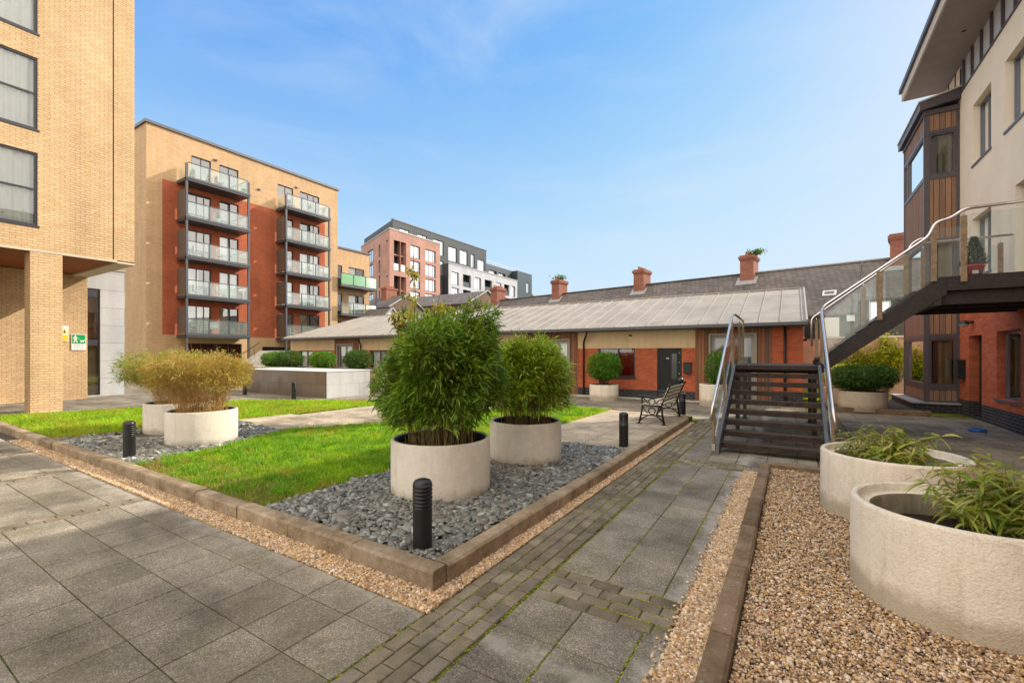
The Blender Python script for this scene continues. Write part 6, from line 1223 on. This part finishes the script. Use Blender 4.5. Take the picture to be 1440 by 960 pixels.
# sapling behind the big bamboo, and trees beyond the roofs
def sapling(lbl, x, y, z, H, n, seed, leaf, L=0.07, spread=0.45, stems=5, tr=0.02, cz0=0.35, name='sapling', cat='young tree'):
    rg = np.random.default_rng(seed); t = thing(name, lbl, cat, (x, y, z)); mb = MB(); tips = []
    for s_ in range(stems):
        a = rg.uniform(0, 6.28); hh = H*(1.0 if s_ == 0 else rg.uniform(0.6, 0.85)); off = 0 if s_ == 0 else spread; pts = [Vector((x+math.cos(a)*off*f*0.9+rg.normal(0, 0.02)*H/4, y+math.sin(a)*off*f*0.9+rg.normal(0, 0.02)*H/4, z+hh*f)) for f in (0, 0.25, 0.5, 0.75, 1.0)]
        mb.tube(pts, [tr*(1-0.8*f) for f in (0, .25, .5, .75, 1)], 6); tips.append(pts)
    mb.build('trunk', 'bark', t); A = []; B = []
    for pts in tips:
        for k in range(int(16 if stems < 8 else 10)):
            f = rg.uniform(cz0, 0.98)*4; i = min(3, int(f)); p = pts[i].lerp(pts[i+1], f-i); a = rg.uniform(0, 6.28); l = spread*rg.uniform(0.3, 0.9)*(1.15-f/5); A.append(p); B.append(p+Vector((math.cos(a)*l, math.sin(a)*l, l*rg.uniform(0.2, 0.9))))
    A = np.array([tuple(v) for v in A]); B = np.array([tuple(v) for v in B]); V, T = twigs(A, B, tr*0.3); npmesh('branches', V, T, 'bark', t)
    c = rg.integers(0, len(A), n); f = rg.uniform(0.25, 1.05, n)[:, None]; O = A[c]+(B[c]-A[c])*f+rg.normal(0, spread*0.07, (n, 3)); D = rg.normal(0, 1, (n, 3)); V, T = leaf_arrays(O, D, L*rg.uniform(0.6, 1.3, n), L*0.45*rg.uniform(0.7, 1.3, n), 0.4); npmesh('crown', V, T, leaf, t); return t
sapling('sparse yellow green sapling rising behind the biggest bamboo', -7.5, 7.7, ZB, 3.9, 4200, 51, 'leaf_sapling', 0.12, 0.78, 9, 0.03, 0.32)
sapling('dark round garden tree beyond the long metal roof', -33.5, 32.8, 0, 7.6, 5200, 52, 'leaf_hedge', 0.20, 1.5, 10, 0.14, 0.5, 'garden_tree', 'tree')
sapling('brownish half bare tree in front of the brown gable', -31.0, 41.5, 0, 8.4, 2600, 53, 'leaf_sapling', 0.16, 2.0, 10, 0.14, 0.55, 'garden_tree', 'tree')
# potted conifer on the walkway
t = thing('potted_conifer', 'dark little conifer in a bright red pot on the walkway', 'potted plant', (2.78, 11.42, 3.09)); mb = MB(); px0, py0, pz = 2.80, 11.42, 3.092
mb.lathe(px0, py0, [(0.001, pz), (0.10, pz), (0.135, pz+0.19), (0.15, pz+0.19), (0.15, pz+0.235), (0.13, pz+0.235), (0.125, pz+0.2)], 20); mb.build('pot', 'red_gloss', t, bevel=0)
mb = MB(); mb.disc(px0, py0, pz+0.2, 0.125, 16); mb.build('earth', 'soil', t); mb = MB(); mb.box(px0-0.05, px0+0.03, py0-0.135, py0-0.125, pz+0.06, pz+0.12); mb.build('pot_label', 'white_paint', t)
n = 2600; hh = rng.uniform(0, 1, n)**1.3; a = rng.uniform(0, 6.28, n); r = 0.17*(1-hh)**0.8*rng.uniform(0.3, 1.1, n)+0.01; O = np.column_stack([px0+r*np.cos(a), py0+r*np.sin(a), pz+0.22+hh*0.50]); D = np.column_stack([np.cos(a)*0.6, np.sin(a)*0.6, np.full(n, 0.9)])+rng.normal(0, 0.3, (n, 3)); V, T = leaf_arrays(O, D, rng.uniform(0.03, 0.07, n), np.full(n, 0.010), 0.0); npmesh('foliage', V, T, 'leaf_conifer', t)
mb = MB(); mb.tube([(px0, py0, pz+0.18), (px0, py0, pz+0.6)], 0.01, 6); mb.build('trunk', 'bark', t)
# blue pet bowl by the door
t = thing('pet_bowl', 'blue plastic pet bowl on the paving by the black door', 'bowl', (3.44, 13.77, 0)); mb = MB(); mb.lathe(3.44, 13.8, [(0.001, 0.004), (0.14, 0.004), (0.15, 0.02), (0.125, 0.075), (0.11, 0.075), (0.09, 0.03), (0.001, 0.025)], 28); mb.build('dish', 'blue_plastic', t)

# ================================================================== STREET FURNITURE
def bollard(lbl, x, y, z, h=0.585, ribs=True, r=0.078, group='black bollard lights'):
    t = thing('bollard', lbl, 'bollard', (x, y, z), group); mb = MB(); H = z+h
    mb.lathe(x, y, [(r, z-0.02), (r, z+h*0.60), (r*1.0, z+h*0.605)], 28); mb.build('post', 'black_metal', t)
    mb = MB(); mb.lathe(x, y, [(r*0.98, z+h*0.60)]+([p for k in range(6) for p in ((r*0.86, z+h*(0.615+0.052*k)), (r*0.86, z+h*(0.632+0.052*k)), (r*1.04, z+h*(0.632+0.052*k)), (r*1.0, z+h*(0.66+0.052*k)))] if ribs else [(r*1.03, z+h*0.605), (r*1.03, z+h*0.63), (r*0.96, z+h*0.635)])+[(r*1.0, z+h*0.915), (r*0.98, z+h*0.94), (r*0.82, z+h*0.975), (r*0.45, z+h*0.995), (0.001, z+h)], 28); mb.build('lamp_head', 'black_metal', t)
bollard('black louvred bollard light on the slate at the near corner of the kerb', -2.56, 2.72, ZB-0.02)
bollard('black louvred bollard light by the kerb before the straw coloured bamboos', -8.58, 2.72, ZB-0.02)
bollard('smooth black bollard at the end of the slate bed before the bench', -2.46, 7.55, ZB, ribs=False)
bollard('smooth black bollard just behind the bench', -2.42, 12.2, ZB, ribs=False)
bollard('small dark bollard on the lawn edge before the stone clad block', -14.9, 9.35, ZB, 0.62)
bollard('dark bollard beside the far end of the straw coloured bamboos', -19.6, 10.1, 0, 0.7)
t = thing('ball_post', 'short black post with a ball finial behind the bench', 'post', (-2.75, 13.55, 0)); mb = MB(); mb.tube([(-2.75, 13.55, 0), (-2.75, 13.55, 0.86)], 0.04, 12); mb.lathe(-2.75, 13.55, [(0.04, 0.74), (0.065, 0.75), (0.065, 0.78), (0.04, 0.80)], 12); mb.build('shaft', 'black_metal', t); mb = MB(); mb.sphere((-2.75, 13.55, 0.94), 0.10, n=16, k=10); mb.build('finial', 'black_metal', t)
# bench: cast iron ends, timber slats; faces the lawn
BN = thing('park_bench', 'black cast iron park bench with weathered timber slats facing the lawn', 'bench', (-2.65, 11.05, ZB))
def BP(f, s_, z): return Vector((-2.42-f, 10.25+s_, ZB+z))
for s_ in (0.0, 1.6):
    mb = MB(); T = lambda pts, r=0.019: mb.tube([BP(f, s_, z) for f, z in pts], r, 7)
    T([(0.0, 0.01), (0.04, 0.22), (0.06, 0.42), (0.02, 0.58), (-0.06, 0.74), (-0.11, 0.86)], 0.023); T([(0.56, 0.01), (0.51, 0.22), (0.48, 0.42), (0.50, 0.62)], 0.021)
    T([(0.60, 0.60), (0.56, 0.635), (0.40, 0.625), (0.2, 0.60), (0.08, 0.62), (0.0, 0.66)], 0.024); T([(0.06, 0.41), (0.48, 0.42)], 0.020)
    T([(0.045, 0.20), (0.50, 0.20)], 0.013); T([(0.02, 0.06), (0.10, 0.15), (0.20, 0.20), (0.34, 0.20), (0.45, 0.15), (0.54, 0.06)], 0.016)
    for c_, zc, rr in ((0.27, 0.51, 0.07), (0.27, 0.30, 0.075)): mb.tube([BP(c_+rr*math.cos(a*math.pi/8), s_, zc+rr*math.sin(a*math.pi/8)) for a in range(16)], 0.014, 6, closed=True)
    T([(0.50, 0.60), (0.42, 0.55), (0.36, 0.47)], 0.012); T([(0.04, 0.58), (0.12, 0.54), (0.18, 0.47)], 0.012); T([(0.48, 0.40), (0.44, 0.32), (0.36, 0.24)], 0.012); T([(0.07, 0.40), (0.11, 0.32), (0.18, 0.24)], 0.012)
    p = BP(-0.115, s_, 0.88); mb.sphere(p, 0.035)
    for f in (0.0, 0.56): q_ = BP(f, s_, 0.0); mb.box(q_.x-0.07, q_.x+0.07, q_.y-0.03, q_.y+0.03, q_.z, q_.z+0.012)
    mb.build('end_frame', 'black_metal', BN)
for k in range(5): f = 0.10+k*0.088; a = BP(f, -0.04, 0.445); mb = MB(); mb.box(a.x-0.036, a.x+0.036, a.y, a.y+1.68, a.z-0.012, a.z+0.012); mb.build('seat_slat', 'weathered_wood', BN, bevel=0.004)
for k in range(4):
    z = 0.53+k*0.092; f = 0.035-0.10*max(0, (z-0.58))/0.16*0.85; f = 0.05-(z-0.5)*0.42; mb = MB(); a = BP(f, -0.04, z); b = BP(f, 1.64, z); mb.beam(a, b, 0.022, 0.075, up=(0.4, 0, 1)); mb.build('back_slat', 'weathered_wood', BN, bevel=0.004)
# stone clad block and planter beyond the lawn
t = thing('stone_vent_block', 'low polished stone block, brown on the shaded side and white on the sunlit side', 'stone block', (-18, 11.9, 0))
mb = MB(); mb.box(-21.2, -15.2, 10.9, 12.9, 0, 1.0); mb.build('core', 'room_dark', t)
mb = MB(); mb.box(-21.23, -15.232, 10.86, 10.897, 0, 1.02); mb.build('side_cladding', 'granite_cladding', t)
mb = MB(); mb.box(-15.197, -15.16, 10.86, 12.93, 0, 1.02); mb.build('end_cladding', 'marble_cladding', t)
mb = MB(); mb.box(-21.25, -15.14, 10.84, 12.95, 1.022, 1.04); mb.build('coping', 'white_concrete', t)
t = thing('long_stone_planter', 'long low tan walled planter carrying the clipped shrubs', 'planter', (-20, 14.3, 0)); mb = MB(); mb.box(-26, -15.2, 13.5, 15.1, 0, 0.97); mb.build('wall', 'render_tan', t)
mb = MB(); mb.box(-26.05, -15.15, 13.45, 13.6, 0.972, 1.03); mb.box(-26.05, -15.15, 15.0, 15.15, 0.972, 1.03); mb.box(-15.3, -15.15, 13.6, 15.0, 0.972, 1.03); mb.box(-26.05, -25.9, 13.6, 15.0, 0.972, 1.03); mb.build('coping', 'white_concrete', t); mb = MB(); mb.box(-15.195, -15.10, 13.42, 13.72, 0, 1.04); mb.build('end_pier', 'white_concrete', t)
mb = MB(); mb.box(-25.9, -15.3, 13.6, 15.0, 0.972, 1.0); mb.build('earth', 'soil', t)
t = thing('entrance_steps', 'white concrete steps with sloping side walls and a handrail before the balcony block', 'steps', (-31, 17, 0))
for k, (ox, oy) in enumerate(((0, 0), (-2.0, 0.4))):
    mb = MB(); a = Vector((-31.6+ox, 15.6+oy, 0)); b = Vector((-29.6+ox, 16.9+oy, 0)); d = (b-a); s_ = Vector((-d.y, d.x, 0)).normalized()*0.16; U = lambda z: Vector((0, 0, z))
    mb.hexa([a, b, b+s_, a+s_, a+U(0.3), b+U(1.95), b+s_+U(1.95), a+s_+U(0.3)]); c = b+Vector((1.3, 0.8, 0)); mb.hexa([b, c, c+s_, b+s_, b+U(1.95), c+U(1.95), c+s_+U(1.95), b+s_+U(1.95)]); mb.build('side_wall', 'white_concrete', t)
    if k: mb = MB(); mb.tube([a+U(0.9)+s_*-0.5, b+U(2.5)+s_*-0.5], 0.025, 8); mb.tube([a.lerp(b, .2)+U(0.5), a.lerp(b, .2)+U(1.2)-s_*0.5], 0.015, 6); mb.tube([a.lerp(b, .85)+U(1.6), a.lerp(b, .85)+U(2.25)-s_*0.5], 0.015, 6); mb.build('handrail', 'black_metal', t)
for i in range(8): mb = MB(); f = i/8; a = Vector((-33.4, 15.95, 0)).lerp(Vector((-31.4, 17.25, 0)), f); b = a+Vector((1.95, -0.4, 0)); d = Vector((0.25, 0.165, 0)); z = 0.2*(i+1); mb.hexa([a, b, b+d, a+d, a+Vector((0, 0, z)), b+Vector((0, 0, z)), b+d+Vector((0, 0, z)), a+d+Vector((0, 0, z))]); mb.build('step', 'white_concrete', t)
bush('low_hedge', 'low dark hedge strip left of the stone clad block', 'hedge', -27.5, 13.6, 0, 2.6, 0.5, 0.5, 3500, 'leaf_hedge', 0.09, 0.045, 61, 10, 0.3, 0.35, 0.5, 0.05, ground=True)
